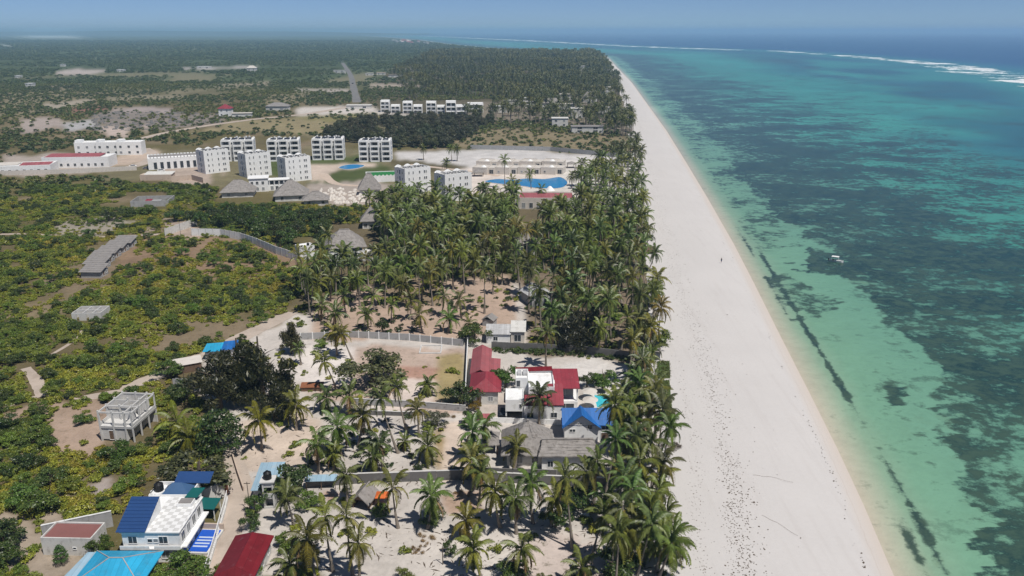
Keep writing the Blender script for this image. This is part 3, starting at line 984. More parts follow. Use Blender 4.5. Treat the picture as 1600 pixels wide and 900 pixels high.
def palm_px(bx, by, cx_, cy_, label, group, **kw):
    """foot pixel and crown-centre pixel; the crown's height from its offset above the foot in the foot's own depth"""
    x, y = G(bx, by)
    # crown stands above y (+ random depth lean)
    dy = (450 - cy_) / F
    tz = (y) / (cp + dy * sp)
    h = H + tz * (-sp + dy * cp)
    h = min(max(h, 2.0), 17)
    xx = (cx_ - 800) / F * tz
    return palm(x, y, h, label, group, lean=(xx - x, 0), **kw)


SANDP = 'palms in the white sand yards'
NEAR = [
    # foot px, crown px, label, options
    (622, 825, 613, 762, 'coconut palm on white sand beside the orange canopy', {}),
    (668, 826, 674, 776, 'full coconut palm rising over a round bush in the white sand yard', {'size': 1.05}),
    (782, 824, 773, 768, 'coconut palm with a clear dark trunk in the middle of the white yard', {}),
    (740, 764, 737, 722, 'coconut palm just behind the dark boundary wall', {'size': 1.05}),
    (748, 790, 752, 740, 'coconut palm in front of the dark wall beside a heap of dry fronds', {}),
    (807, 834, 804, 780, 'bright green coconut palm above a small bush in the white yard', {}),
    (833, 818, 830, 756, 'coconut palm in front of the wall below the thatched house', {}),
    (895, 858, 884, 748, 'tallest coconut palm with a bare thin trunk in the white yard', {'size': .95}),
    (862, 822, 866, 778, 'yellowish coconut palm standing in a round dark bush', {}),
    (753, 905, 740, 860, 'coconut palm at the bottom of the yard with one brown hanging frond', {}),
    (832, 905, 815, 858, 'coconut palm over a bright bush at the bottom edge', {'size': .9}),
    (735, 842, 728, 814, 'short bushy palm in the middle of the white sand', {'size': .85}),
    (915, 925, 908, 888, 'palm cut off by the bottom edge below the leaning palm', {'size': .9}),
    (917, 796, 917, 738, 'slim palm in front of the thatched house corner', {'size': .9}),
    (928, 790, 934, 722, 'tall slim palm leaning against the thatched house end', {'size': .9}),
    (521, 893, 508, 808, 'tall coconut palm with a curved dark trunk, first of three by the hut', {'size': .95}),
    (552, 903, 541, 808, 'tall coconut palm, middle of three below the thatched hut', {'size': .9}),
    (562, 915, 560, 850, 'coconut palm, lowest of three below the thatched hut', {'size': .9}),
    (494, 915, 480, 842, 'coconut palm with wide yellow green crown beside the dark red roof', {'size': 1.1, 'tint': (.12, .13, .022)}),
    (440, 918, 452, 882, 'low ragged palm at the corner of the dark red roof', {'size': .8}),
    (459, 825, 448, 778, 'drooping palm in front of the almond tree', {'size': .85}),
    (543, 788, 541, 742, 'coconut palm behind the thatched hut', {}),
    (409, 703, 405, 658, 'yellow fronded coconut palm beside the sandy lane', {'size': 1.15, 'tint': (.19, .17, .02)}),
    (463, 672, 462, 634, 'yellow green palm under the dark feathery trees', {'size': 1.1, 'tint': (.17, .16, .022)}),
    (272, 692, 276, 660, 'low yellow palm beside the unfinished concrete house', {'size': 1.25, 'tint': (.20, .19, .022)}),
    (296, 712, 294, 684, 'low yellow palm between the concrete house and the lane', {'size': 1.05, 'tint': (.19, .18, .022)}),
    (497, 737, 496, 694, 'palm standing on bare tan sand above the shed', {}),
    (534, 712, 527, 668, 'broad palm with hanging fronds in the middle yard', {'size': 1.2}),
    (560, 698, 567, 650, 'dark palm with a bent trunk in the middle yard', {'size': 1.0}),
    (622, 708, 594, 622, 'very tall palm with a long leaning trunk below the round tree', {'size': .9}),
    (637, 676, 619, 604, 'slender palm with brown hanging fronds right of the round tree', {'size': .85}),
    (655, 683, 652, 640, 'palm beside the white flowering shrub', {}),
    (671, 618, 669, 602, 'short palm alone on the pink bare lot', {'size': .85}),
    (527, 612, 507, 565, 'leaning palm on the white lot beside the round tree', {'size': .9}),
    (512, 643, 510, 622, 'low dark palm beside the brick heap', {'size': .95}),
    (548, 648, 546, 618, 'palm at the foot of the round tree', {}),
    (600, 738, 592, 694, 'palm in the clump along the dark wall', {}),
    (580, 742, 583, 714, 'lower palm in the clump along the dark wall', {'size': .9}),
    (669, 722, 668, 698, 'short bright palm beside the brown garden strip', {'size': 1.0}),
    (632, 704, 632, 690, 'young pale palm in the middle yard', {'size': .55, 'tint': (.15, .17, .03)}),
    (520, 735, 522, 710, 'short palm left of the clump by the wall', {'size': .7}),
    (742, 722, 738, 676, 'palm beside the tan driveway', {'size': 1.0}),
    (759, 705, 757, 666, 'palm behind the small thatched porch', {'size': .95}),
    (745, 750, 742, 716, 'palm where the driveway meets the dark wall', {'size': 1.05}),
    (527, 556, 524, 522, 'yellow palm in front of the fenced lot', {'size': .9, 'tint': (.19, .18, .025)}),
    (551, 562, 534, 522, 'leaning palm with yellow crown at the fenced lot', {'size': .75, 'tint': (.17, .16, .025)}),
    (842, 664, 843, 622, 'palm standing in front of the white villa with red roofs', {'size': 1.05, 'tint': (.075, .088, .03)}),
    (803, 733, 808, 700, 'palm in front of the thatched pavilion roof', {'size': 1.0}),
    (965, 715, 974, 655, 'palm beside the blue roofed house', {}),
    (992, 718, 998, 660, 'palm between the blue roofed house and the beach', {'size': 1.1}),
    (923, 880, 943, 806, 'palm with a long curved leaning trunk near the beach', {'size': .85}),
    (1025, 895, 1036, 842, 'palm with a short dark trunk at the beach edge, lowest of the row', {'size': .95}),
    (945, 900, 985, 830, 'wide palm leaning to the beach at the bottom of the row', {'size': 1.15}),
    (722, 500, 718, 468, 'single palm on the bare brown clearing', {}),
    (757, 490, 756, 420, 'very tall palm with bare trunk on the brown clearing', {'size': .95}),
    (547, 465, 549, 440, 'palm at the open corner of the brown clearing', {'size': .9}),
    (853, 575, 855, 520, 'tall palm with pale trunk behind the white villa', {}),
    (470, 570, 466, 545, 'low palm at the edge of the white lot', {'size': .6}),
]
for bx_, by_, kx, ky, lab, kw in NEAR:
    kw.setdefault('nf', random.randint(15, 22)); kw.setdefault('size', random.uniform(.85, 1.08))
    palm_px(bx_, by_, kx, ky, lab, SANDP, **kw)


def poisson(poly_px, n, dmin, avoid=(), seed=0, maxtry=40):
    r = random.Random(seed)
    pw = GP(poly_px)
    x0, y0 = pw.min(0); x1, y1 = pw.max(0)
    cell = {}; out = []
    cand = np.array([(r.uniform(x0, x1), r.uniform(y0, y1)) for _ in range(n * maxtry)])
    ok = inpoly(cand[:, 0], cand[:, 1], pw)
    for a in avoid:
        ok &= ~inpoly(cand[:, 0], cand[:, 1], a)
    for x, y in cand[ok]:
        k = (int(x // dmin), int(y // dmin))
        if any((x - u) ** 2 + (y - v) ** 2 < dmin * dmin for i in (-1, 0, 1) for j in (-1, 0, 1) for u, v in cell.get((k[0] + i, k[1] + j), ())):
            continue
        cell.setdefault(k, []).append((x, y)); out.append((x, y))
        if len(out) >= n:
            break
    return out


# keep-out areas round buildings, yards, pools (pixels)
KEEP = [GP(q) for q in (
    [(715, 630), (780, 535), (905, 560), (905, 690), (940, 745), (770, 745)], [(870, 585), (985, 575), (985, 700), (870, 700)],
    [(745, 485), (825, 480), (830, 545), (745, 545)], [(822, 430), (880, 425), (880, 478), (826, 478)], [(795, 352), (846, 350), (850, 400), (800, 400)],
    [(515, 350), (590, 350), (605, 420), (515, 425)], [(735, 232), (1000, 245), (1000, 262), (900, 322), (740, 322)],
    [(455, 370), (505, 370), (505, 415), (455, 412)], [(610, 255), (750, 258), (752, 338), (610, 330)], [(808, 318), (905, 318), (905, 352), (808, 352)], [(515, 400), (594, 396), (590, 434), (518, 438)])]
rowp, grvp, hotp, woodp, beltp, scrp = [], [], [], [], [], []
ROW = 'palms of the row along the beach edge'
# the row along the beach, from the bottom edge up
for x, y in sorted(poisson([(955, 930), (940, 850), (940, 770), (955, 730), (968, 690), (975, 640), (980, 590), (990, 560), (1010, 555), (1010, 600), (1018, 660), (1034, 720), (1038, 780), (1036, 860), (1032, 930)], 62, 3.4, (), 5), key=lambda p: p[1]):
    rowp.append(palm(x, y, random.choice([random.uniform(3.5, 7), random.uniform(6, 12.5)]), 'coconut palm in the crowded row between the houses and the open beach', ROW, lean=(random.uniform(-.8, 2.2), random.uniform(-1.5, 1.5)), size=random.uniform(.75, 1.15), nf=random.randint(14, 22), tint=random.choice(PALM_T + [(.20, .185, .035), (.11, .13, .04)])))
single_out(rowp, 'palm of the beach edge row', [('the bottom edge of the picture', 1000, 900), ('the dark boundary wall', 985, 765), ('the fallen brushwood', 1040, 705), ('the blue roofed house', 975, 690), ('the aqua pool', 970, 625), ('the lawn strips', 1030, 600), ('the bright green beach tree', 1010, 562), ('the white sand gap', 990, 830)])
GROVE = 'palms of the grove behind the beach'
grove = poisson([(552, 355), (640, 332), (760, 334), (880, 336), (1000, 322), (1012, 400), (1020, 470), (1032, 545), (960, 560), (840, 545), (822, 480), (800, 445), (760, 445), (730, 460), (690, 470), (680, 490), (540, 480), (480, 500), (470, 460), (500, 420), (545, 400)], 330, 5.3, KEEP, 6)
grove.sort(key=lambda p: p[1])
CLR = [(505, 500, 503, 478), (520, 515, 524, 490), (585, 488, 583, 462), (612, 505, 612, 478), (640, 500, 642, 470), (660, 520, 655, 492), (690, 495, 694, 462), (700, 520, 702, 498), (575, 515, 572, 492), (540, 490, 537, 462), (770, 460, 772, 430), (730, 525, 733, 505)]
for i, (bx_, by_, kx, ky) in enumerate(CLR):
    grvp.append(palm_px(bx_, by_, kx, ky, 'palm on the brown clearing', 'palms standing on the brown clearing', size=random.uniform(.75, 1.05), nf=random.randint(13, 20)))
single_out(grvp, 'clearing palm', [('the open corner of the clearing', 505, 490), ('the lot wall with white posts', 650, 528), ('the cone shaped tree', 598, 515), ('the tin roofed house', 770, 500), ('the single palm on the clearing', 720, 495)])
grvp = []
nind = 300 - len(NEAR) - 62 - 14 - len(CLR)
for x, y in grove[:nind]:
    grvp.append(palm(x, y, random.choice([random.uniform(6, 10), random.uniform(9, 14.5)]), 'tall coconut palm in the dense grove behind the beach', GROVE, lean=(random.gauss(0, 1.1), random.gauss(0, 1)), size=random.uniform(.78, 1.18), fronds=False, tint=random.choice(PALM_T + [(.20, .19, .035), (.10, .125, .04)])))
HOTEL = 'palms round the hotel pool'
for bx_, by_, kx, ky in ((789, 295, 788, 250), (830, 300, 828, 272), (800, 310, 800, 282), (846, 318, 846, 296), (902, 296, 905, 272), (917, 300, 918, 278), (893, 298, 894, 276), (940, 290, 942, 262), (955, 300, 955, 272), (706, 252, 704, 232), (714, 252, 714, 233), (662, 250, 661, 232), (697, 270, 697, 255), (965, 280, 966, 250)):
    hotp.append(palm_px(bx_, by_, kx, ky, 'coconut palm standing on the pale paving round the hotel pool', HOTEL, fronds=False, size=.95))
MK_G = [('the tin roofed house', 785, 525), ('the grey gabled house', 848, 470), ('the brown clearing', 740, 470), ('the open corner of the brown clearing', 550, 470), ('the thatched lodge', 555, 410), ('the thatched house in the grove', 822, 395), ('the wooden beach deck', 1005, 395), ('the dark feathery trees', 900, 525), ('the bright green beach tree', 1015, 520), ('the lot wall with white posts', 620, 520), ('the hotel hall', 853, 345), ('the white lot corner', 480, 500), ('the clearing top edge', 650, 455), ('the beach bend', 1012, 450)]
single_out(grvp, 'tall grove palm', MK_G, 'tall palm deep inside the grove, away from its edges')
single_out(hotp, 'hotel palm', [('the large hotel pool', 825, 287), ('the hotel hall', 850, 320), ('the pale sand field', 690, 245), ('the beach beside the hotel', 990, 270), ('the hotel bungalows', 780, 262)])

# ---- named trees and bushes
TREES = [
    ('round_tree', 'large round dark green tree alone on the pink bare lot', 582, 603, 8.0, 10.0, 0, GRG),
    ('feathery_tree', 'dark feathery tree, tallest of the clump beside the sandy lane', 412, 625, 6.0, 18, 'c0', (0.032, 0.040, 0.015)),
    ('feathery_tree', 'dark feathery tree nearest the blue roofed shack', 345, 640, 6, 13.5, 'c1', (0.040, 0.048, 0.017)),
    ('feathery_tree', 'dark feathery tree between the other two of the clump', 378, 615, 5.5, 16, 'c0', (0.036, 0.044, 0.016)),
    ('feathery_tree', 'low dark feathery tree at the foot of the clump', 430, 655, 4.0, 8.0, 'c1', (0.030, 0.036, 0.014)),
    ('feathery_tree', 'brownish feathery tree at the corner of the white lot', 455, 553, 3.0, 9.0, 'c1', (0.065, 0.055, 0.022)),
    ('feathery_tree', 'tall dark feathery tree among the palms near the beach', 915, 535, 4.0, 13.0, 'c0', (0.040, 0.042, 0.018)),
    ('feathery_tree', 'second dark feathery tree among the palms near the beach', 890, 545, 4.5, 10.0, 'c1', (0.034, 0.038, 0.016)),
    ('almond_tree', 'leafy broad tree beside the black water tank', 449, 782, 3.9, 8.6, 1, (0.052, 0.082, 0.022)),
    ('spreading_tree', 'broad grey green tree leaning over the sandy lane', 315, 762, 6.4, 8.0, 2, GRG),
    ('hedge_tree', 'bright green clipped tree between the red roofs', 790, 606, 3.6, 6.5, 3, (0.055, 0.115, 0.02)),
    ('leafy_tree', 'dark leafy tree beside the tin roofed house', 742, 535, 4.0, 6.5, 4, MDG),
    ('leafy_tree', 'dark leafy tree at the corner of the bare lot wall', 722, 632, 4.2, 6.0, 0, DKG),
    ('conical_tree', 'dark green cone shaped tree on the brown clearing', 598, 522, 2.4, 6.0, 1, DKG),
    ('garden_tree', 'garden tree beside the swimming pool', 942, 606, 3.7, 5.5, 2, MDG),
    ('garden_tree', 'garden tree behind the white villa terrace', 917, 606, 2.6, 4.5, 3, (0.06, 0.08, 0.02)),
    ('layered_tree', 'tree with flat layers of branches beside the lane', 345, 706, 5.0, 9.0, 'l', (0.035, 0.072, 0.018)),
    ('flowering_shrub', 'pale leafed shrub beside the driveway', 683, 666, 2.8, 4.4, 4, (0.14, 0.16, 0.09)),
    ('round_bush', 'round green bush behind the shed wall', 485, 792, 2.6, 3.6, 0, BRG),
    ('round_bush', 'green bush under the full palm in the white yard', 676, 816, 2.5, 3.2, 1, MDG),
    ('round_bush', 'small dark bush alone on the white sand', 704, 866, 1.4, 2.8, 2, DKG),
    ('round_bush', 'large round bush under the yellowish palm', 868, 824, 3.0, 4.6, 3, (0.045, 0.085, 0.018)),
    ('round_bush', 'large bush behind the tallest palm', 905, 794, 3.6, 5.4, 4, (0.035, 0.066, 0.016)),
    ('round_bush', 'yellow green bush at the bottom edge', 633, 908, 1.6, 2.6, 0, (0.11, 0.14, 0.022)),
    ('round_bush', 'leafy bush at the bottom edge under a palm', 800, 902, 2.6, 3.6, 1, (0.075, 0.105, 0.02)),
    ('round_bush', 'small yellow bush at the bottom edge', 850, 912, 1.3, 2.2, 2, (0.12, 0.13, 0.022)),
    ('round_bush', 'flat green bush casting a shadow near the orange canopy', 595, 806, 1.7, 2.4, 'l', BRG),
    ('round_bush', 'dark bush at the foot of the leaning palm', 965, 905, 3.4, 5.2, 3, DKG),
    ('round_bush', 'bush beside the water tower', 400, 802, 1.9, 4.4, 4, MDG),
    ('round_bush', 'bush at the lane fence', 392, 828, 1.9, 4.0, 0, (0.05, 0.092, 0.02)),
    ('round_bush', 'dark bush left of the bottom palms', 478, 868, 2.6, 3.4, 1, MDG),
    ('round_bush', 'pale low bush beside the dark red roof', 452, 856, 2.1, 2.0, 2, (0.11, 0.14, 0.03)),
    ('round_bush', 'bush beside the tall villa palm', 735, 668, 2.6, 4.4, 3, DKG),
    ('round_bush', 'orange flowering bush beside the red roofed long house', 742, 640, 1.6, 2.6, 4, (0.26, 0.17, 0.02)),
    ('leafy_tree', 'bright leafy tree at the bottom corner of the villa compound', 287, 905, 3.6, 5.0, 0, BRG),
    ('flame_tree', 'green tree with orange blossom at the lower edge of the dark red roof', 372, 912, 3.4, 3.6, 1, (0.12, 0.13, 0.02)),
    ('beach_tree', 'bright green tree at the beach edge above the lawn strips', 1022, 540, 5.2, 7.5, 2, (0.105, 0.125, 0.022)),
    ('beach_tree', 'dark tree at the beach edge above the wooden deck', 1000, 388, 5.0, 7.5, 3, DKG),
    ('leafy_tree', 'dark tree beside the tin shacks', 262, 590, 3.4, 5.0, 4, MDG),
    ('leafy_tree', 'dark green tree in front of the tin shacks', 292, 622, 4.4, 5.6, 0, (0.045, 0.072, 0.016)),
    ('leafy_tree', 'green bush tree below the grey beach bar', 868, 498, 4.0, 6.0, 1, DKG),
    ('papaya_tree', 'small papaya tree beside the annexe wall', 97, 882, 1.2, 3.6, 'l', (0.06, 0.13, 0.02)),
    ('leafy_tree', 'leafy tree at the corner of the villa annexe', 160, 872, 2.2, 4.6, 3, (0.07, 0.11, 0.02)),
]
for nme, lab, px, py, rad, h, cr, tint in TREES:
    x, y = G(px, py)
    me = TREE[cr] if isinstance(cr, int) else LAYER if cr == 'l' else CASU[int(cr[1])]
    tree(nme, lab, x, y, rad * (1.22 if rad > 3 else 1.1), h * 1.05, me, tint, cat='bush' if 'bush' in nme or 'shrub' in nme else 'tree')

WOOD = 'trees of the dark wood behind the white panel wall'
for x, y in poisson([(318, 354), (262, 346), (330, 334), (420, 337), (520, 342), (600, 366), (590, 380), (520, 378), (500, 400), (440, 385), (390, 362)], 62, 6.2, KEEP, 8):
    woodp.append(tree('broadleaf_tree', 'broadleaf tree in the dark wood behind the white panel wall', x, y, random.uniform(3.4, 5.2), random.uniform(6, 9.5), random.choice(TREE), random.choice([DKG, MDG, DKG, (0.07, 0.115, 0.02)]), WOOD))
single_out(woodp, 'wood tree', [('the start of the panel wall', 305, 362), ('the middle of the panel wall', 385, 372), ('the white cube house', 480, 390), ('the thatched lodge', 545, 370), ('the broad thatched roof', 455, 322), ('the long thatched roof', 371, 318), ('the short white wall', 275, 350), ('the building rubble', 540, 325)])
BELT = 'dark trees of the belt behind the apartment blocks'
for x, y in poisson([(505, 212), (560, 196), (640, 190), (720, 186), (770, 192), (755, 205), (715, 222), (700, 232), (640, 236), (600, 226), (540, 224)], 100, 7.5, KEEP, 9):
    beltp.append(tree('feathery_tree', 'dark feathery tree in the belt behind the apartment blocks', x, y, random.uniform(5, 7), random.uniform(9, 14), random.choice(CASU), (0.075, 0.085, 0.042), BELT))
single_out(beltp, 'belt tree', [('the third back row apartment block', 515, 218), ('the fourth back row apartment block', 586, 222), ('the grey hotel wall', 740, 226), ('the far terraced villas', 660, 185), ('the pale sand field', 660, 234), ('the ninth terraced villa', 745, 185), ('the lawn above the apartments', 560, 205)], 'dark feathery tree deep inside the belt behind the apartment blocks')
SCAT = 'single trees standing out of the scrub'
for i, (px, py, rad, h) in enumerate(((335, 415, 3, 4), (318, 405, 2.6, 4), (300, 385, 2.4, 4), (232, 425, 2.6, 4), (237, 385, 2.6, 4), (285, 400, 3, 4.6), (280, 415, 2.6, 4), (60, 420, 3.2, 4.4), (85, 440, 3, 4), (65, 405, 2.6, 4), (105, 435, 2.6, 3.6), (215, 480, 3.6, 4.6), (190, 475, 3, 4),
                                      (280, 520, 3, 4), (300, 490, 3, 4), (180, 555, 3, 4), (60, 800, 4.4, 5.2), (35, 790, 3.6, 4.6), (80, 760, 3.6, 4.6), (30, 740, 3.4, 4.6), (60, 690, 3.4, 4.6), (185, 720, 4, 4.6), (10, 670, 2.8, 4), (60, 640, 2.4, 2.6), (130, 662, 2.2, 3),
                                      (5, 850, 4, 5), (10, 880, 3.6, 4.6), (140, 370, 3.4, 4.4), (170, 345, 4, 6), (200, 340, 4.4, 6), (230, 335, 4.4, 6), (130, 340, 3.6, 5), (410, 405, 3, 4), (375, 395, 2.8, 5), (470, 430, 3.4, 4))):
    x, y = G(px, py)
    scrp.append(tree('scrub_tree', 'leafy single tree standing out of the low scrub', x, y, rad, h, random.choice(TREE), random.choice([DKG, MDG, BRG, (0.09, 0.13, 0.02), MDG]), SCAT))
single_out(scrp, 'scrub tree', [('the unfinished concrete house', 195, 680), ('the bungalow row', 165, 405), ('the roofless block walls', 138, 492), ('the panel wall', 360, 380), ('the villa annexe', 100, 850), ('the left picture edge', 0, 720), ('the bare brown clearing', 280, 410), ('the pale footpath', 120, 368), ('the sandy lane', 300, 555)])


# ---- masses nobody could count: scrub, far wood, far palms (instanced)
def scatter(name, label, cat, pts, meshes, scale, tint, idx=None, zs=None):
    n = len(pts)
    me = bpy.data.meshes.new(name)
    me.vertices.add(n)
    me.vertices.foreach_set('co', np.column_stack([pts, np.zeros(n)]).astype(np.float32).ravel())
    sc3 = np.column_stack([scale, scale, scale * (zs if zs is not None else 1)])
    for nme, typ, dat, key in (('sc', 'FLOAT_VECTOR', sc3, 'vector'), ('rot', 'FLOAT_VECTOR', np.column_stack([np.zeros(n), np.zeros(n), rng.random(n) * 6.28]), 'vector'),
                               ('pick', 'INT', rng.integers(0, len(meshes), n) if idx is None else idx, 'value'), ('tint', 'FLOAT_VECTOR', tint, 'vector')):
        a = me.attributes.new(nme, typ, 'POINT')
        a.data.foreach_set(key, np.asarray(dat, np.int32 if typ == 'INT' else np.float32).ravel())
    o = link(name, me)
    coll = bpy.data.collections.new(name + '_kinds')
    for i, m_ in enumerate(meshes):
        so = bpy.data.objects.new('%s_kind_%02d' % (name, i), m_)
        coll.objects.link(so)
    ng = bpy.data.node_groups.new(name, 'GeometryNodeTree')
    ng.interface.new_socket('Geometry', in_out='INPUT', socket_type='NodeSocketGeometry')
    ng.interface.new_socket('Geometry', in_out='OUTPUT', socket_type='NodeSocketGeometry')
    N, L = ng.nodes, ng.links
    gi, go = N.new('NodeGroupInput'), N.new('NodeGroupOutput')
    iop, ci = N.new('GeometryNodeInstanceOnPoints'), N.new('GeometryNodeCollectionInfo')
    ci.inputs['Collection'].default_value = coll
    ci.inputs['Separate Children'].default_value = True
    ci.inputs['Reset Children'].default_value = True

    def att(nm_, typ):
        q = N.new('GeometryNodeInputNamedAttribute'); q.data_type = typ; q.inputs['Name'].default_value = nm_
        return q.outputs['Attribute']
    e2r = N.new('FunctionNodeEulerToRotation')
    L.new(att('rot', 'FLOAT_VECTOR'), e2r.inputs[0])
    L.new(gi.outputs[0], iop.inputs['Points']); L.new(ci.outputs[0], iop.inputs['Instance'])
    iop.inputs['Pick Instance'].default_value = True
    L.new(att('pick', 'INT'), iop.inputs['Instance Index'])
    L.new(e2r.outputs[0], iop.inputs['Rotation']); L.new(att('sc', 'FLOAT_VECTOR'), iop.inputs['Scale'])
    L.new(iop.outputs[0], go.inputs[0])
    md = o.modifiers.new('scatter', 'NODES'); md.node_group = ng
    return tag(o, label, cat, kind='stuff')


def zone_at(x, y):
    r = np.clip(np.searchsorted(YR, y) - 1, 0, nR - 1)
    xl = -(0.95 * np.abs(y) + 150); xr = cx(y)
    s = np.clip((x - xl) / (xr - xl), 0, 1) ** (1 / .9)
    return colr[r, np.clip((s * (NC - 1)).round().astype(int), 0, NC - 1), :3]


LANES = [GP(q) for q in ([(455, 488), (420, 506), (340, 545), (262, 580), (215, 600), (190, 612), (130, 622)], [(345, 655), (352, 690), (368, 728), (374, 775), (358, 830), (338, 872), (318, 915)], [(0, 366), (50, 366), (120, 371), (190, 369), (250, 366)],
                         [(535, 98), (547, 116), (552, 135), (558, 160), (480, 178), (400, 186), (300, 200), (222, 216)], [(40, 575), (58, 600), (65, 620)], [(300, 400), (330, 372), (400, 380), (480, 420)])]
BUILT = [GP(q) for q in (
    [(60, 842), (175, 815), (190, 792), (275, 782), (300, 792), (355, 765), (362, 800), (345, 860), (330, 905), (110, 905), (60, 875)],
    [(145, 690), (160, 625), (245, 640), (248, 690), (205, 708), (160, 705)], [(375, 735), (432, 730), (432, 800), (380, 800)],
    [(110, 505), (112, 485), (160, 480), (172, 498), (150, 508)], [(118, 440), (155, 395), (180, 372), (212, 378), (212, 395), (165, 442)],
    [(272, 575), (315, 548), (370, 550), (372, 570), (312, 596), (275, 606)], [(340, 838), (430, 830), (430, 905), (335, 905)],
    [(0, 246), (110, 232), (225, 222), (340, 232), (345, 285), (215, 290), (170, 275), (0, 280)], [(300, 236), (340, 212), (620, 214), (620, 262), (500, 300), (300, 290)],
    [(195, 300), (262, 300), (262, 330), (195, 330)], [(340, 285), (520, 270), (540, 320), (340, 322)], [(270, 350), (310, 350), (310, 372), (270, 372)],
    [(590, 160), (770, 155), (770, 184), (590, 184)], [(500, 240), (1005, 240), (1008, 325), (500, 312)]) ] + KEEP


def clear(x, y, pad=2.0):
    ok = np.ones(len(x), bool)
    for b_ in BUILT:
        ok &= ~inpoly(x, y, b_)
    for l in LANES:
        ok &= distpoly(x, y, l) > pad
    return ok


def mixtint(x, y, n, tones, s=30, seed=3):
    f = fbm(x, y, s, seed, 4) * .75 + rng.random(n) * .25
    f = np.clip((f - .3) / .42, 0, .999) * (len(tones) - 1)
    i = f.astype(int); k = (f - i)[:, None]
    T_ = np.array(tones)
    return T_[i] * (1 - k) + T_[np.minimum(i + 1, len(tones) - 1)] * k


# near scrub, 100 m to 420 m
nS = 84000
u = rng.random(nS)
ysn = np.sqrt(92 ** 2 + u * (430 ** 2 - 92 ** 2))
xsn = (rng.random(nS) * 1.0 - .86) * ysn
zl = zone_at(xsn, ysn) @ np.array([.3, .6, .1])
keep = (rng.random(nS) < np.clip(1.5 - zl * 5.2, .05, 1)) & clear(xsn, ysn) & (xsn < np.interp(ysn, VEG[:, 1], VEG[:, 0]) - 6)
soil = fbm(xsn, ysn, 13, 63, 4)
keep &= soil + .16 * rng.random(nS) > .455
keep &= ~((xsn > -.24 * ysn) & (zl > .13) & (rng.random(nS) < .6))
xs_, ys_ = xsn[keep], ysn[keep]
n = len(xs_)
tn = mixtint(xs_, ys_, n, [(0.08, 0.12, 0.022), (0.14, 0.19, 0.026), (0.21, 0.25, 0.03), (0.265, 0.29, 0.033), (0.30, 0.30, 0.035), (0.32, 0.275, 0.04)], 26)
sc_ = .6 + 1.25 * rng.random(n) ** 1.8 + .5 * (rng.random(n) < .08)
ix = rng.integers(0, len(BUSH), n)
big_ = rng.random(n) < .055
ix[big_] = len(BUSH) + rng.integers(0, 5, big_.sum())
sc_[big_] = .26 + .26 * rng.random(big_.sum())
tn[big_] = np.array([(0.075, 0.12, 0.025), (0.14, 0.215, 0.03), (0.19, 0.24, 0.034), (0.06, 0.09, 0.022)])[rng.integers(0, 4, big_.sum())]
scatter('low_scrub', 'dense olive and green scrub covering the open land', 'scrub', np.column_stack([xs_, ys_]), BUSH + TREE, sc_, tn, idx=ix, zs=.9)

# wood and scrub from 400 m out to 1300 m
nS = 62000
ysn = np.sqrt(400 ** 2 + rng.random(nS) * (1350 ** 2 - 400 ** 2))
xsn = (rng.random(nS) * 1.02 - .86) * ysn
zl = zone_at(xsn, ysn) @ np.array([.3, .6, .1])
patch = fbm(xsn, ysn * .55, 75, 41, 4)
keep = (rng.random(nS) < np.clip(1.2 - zl * 5, .05, 1)) & clear(xsn, ysn, 6) & (xsn < np.interp(ysn, VEG[:, 1], VEG[:, 0]) - 12) & (patch + .3 * rng.random(nS) > .50)
xs_, ys_ = xsn[keep], ysn[keep]; n = len(xs_)
tn = mixtint(xs_, ys_, n, [(0.06, 0.088, 0.028), (0.085, 0.12, 0.032), (0.12, 0.15, 0.036), (0.165, 0.165, 0.042)], 110, 5)
scatter('middle_scrub', 'mixed scrub and small trees on the middle distance plain', 'scrub', np.column_stack([xs_, ys_]), BUSHF, 1.5 + 2.0 * rng.random(n) ** 1.5, tn, zs=.8)

# the far wood to the horizon
nS = 52000
ysn = 1300 * (7200 / 1300) ** (rng.random(nS) ** .9)
xsn = (rng.random(nS) * 1.0 - .82) * ysn
keep = (xsn < cx(ysn) - 40) & clear(xsn, ysn, 10) & (zone_at(xsn, ysn) @ np.array([.3, .6, .1]) < .14) & (fbm(xsn, ysn, 210, 97, 4) + .25 * rng.random(nS) > .5)
xs_, ys_ = xsn[keep], ysn[keep]; n = len(xs_)
tn = mixtint(xs_, ys_, n, [(0.055, 0.092, 0.034), (0.08, 0.12, 0.04), (0.11, 0.14, 0.045)], 300, 6)
scatter('far_wood', 'dark green wood reaching to the hazy horizon', 'wood', np.column_stack([xs_, ys_]), BUSHF, (3.5 + 3.0 * rng.random(n)) * np.clip(ys_ / 1900, 1, 2.6), tn, zs=.55)

# palms beyond the ones set out singly
_v, _f, _l = [], [], []
PALMF = []
for s in range(3):
    cm = crown_merged(70 + s, 17, lo=True)
    nv = len(cm.vertices)
    V = np.zeros(nv * 3, np.float32); cm.vertices.foreach_get('co', V); V = V.reshape(-1, 3) + [0, 0, 10]
    Fq = np.zeros(len(cm.polygons) * 4, np.int32); cm.loops.foreach_get('vertex_index', Fq); Fq = Fq.reshape(-1, 4)
    lf = np.zeros(len(cm.polygons), np.float32); cm.attributes['lf'].data.foreach_get('value', lf)
    tv, tf = tube([(0, 0, -.1), (.1, 0, 5), (0, 0, 10)], [.3, .2, .14], 5)
    PALMF.append(mesh_np('palm', np.vstack([V, tv]), np.vstack([Fq, np.array(tf) + nv]), ['leaf', 'trunk'], [('lf', 'FLOAT', 'FACE', np.concatenate([lf, np.full(len(tf), .5)]))], mi=[0] * len(Fq) + [1] * len(tf)))
far_p = [p for p in grove[nind:]]
far_p += poisson([(1000, 318), (1003, 255), (992, 235), (968, 250), (955, 262), (900, 290), (900, 318)], 50, 6.2, [KEEP[0]], 12)
nS = 9000
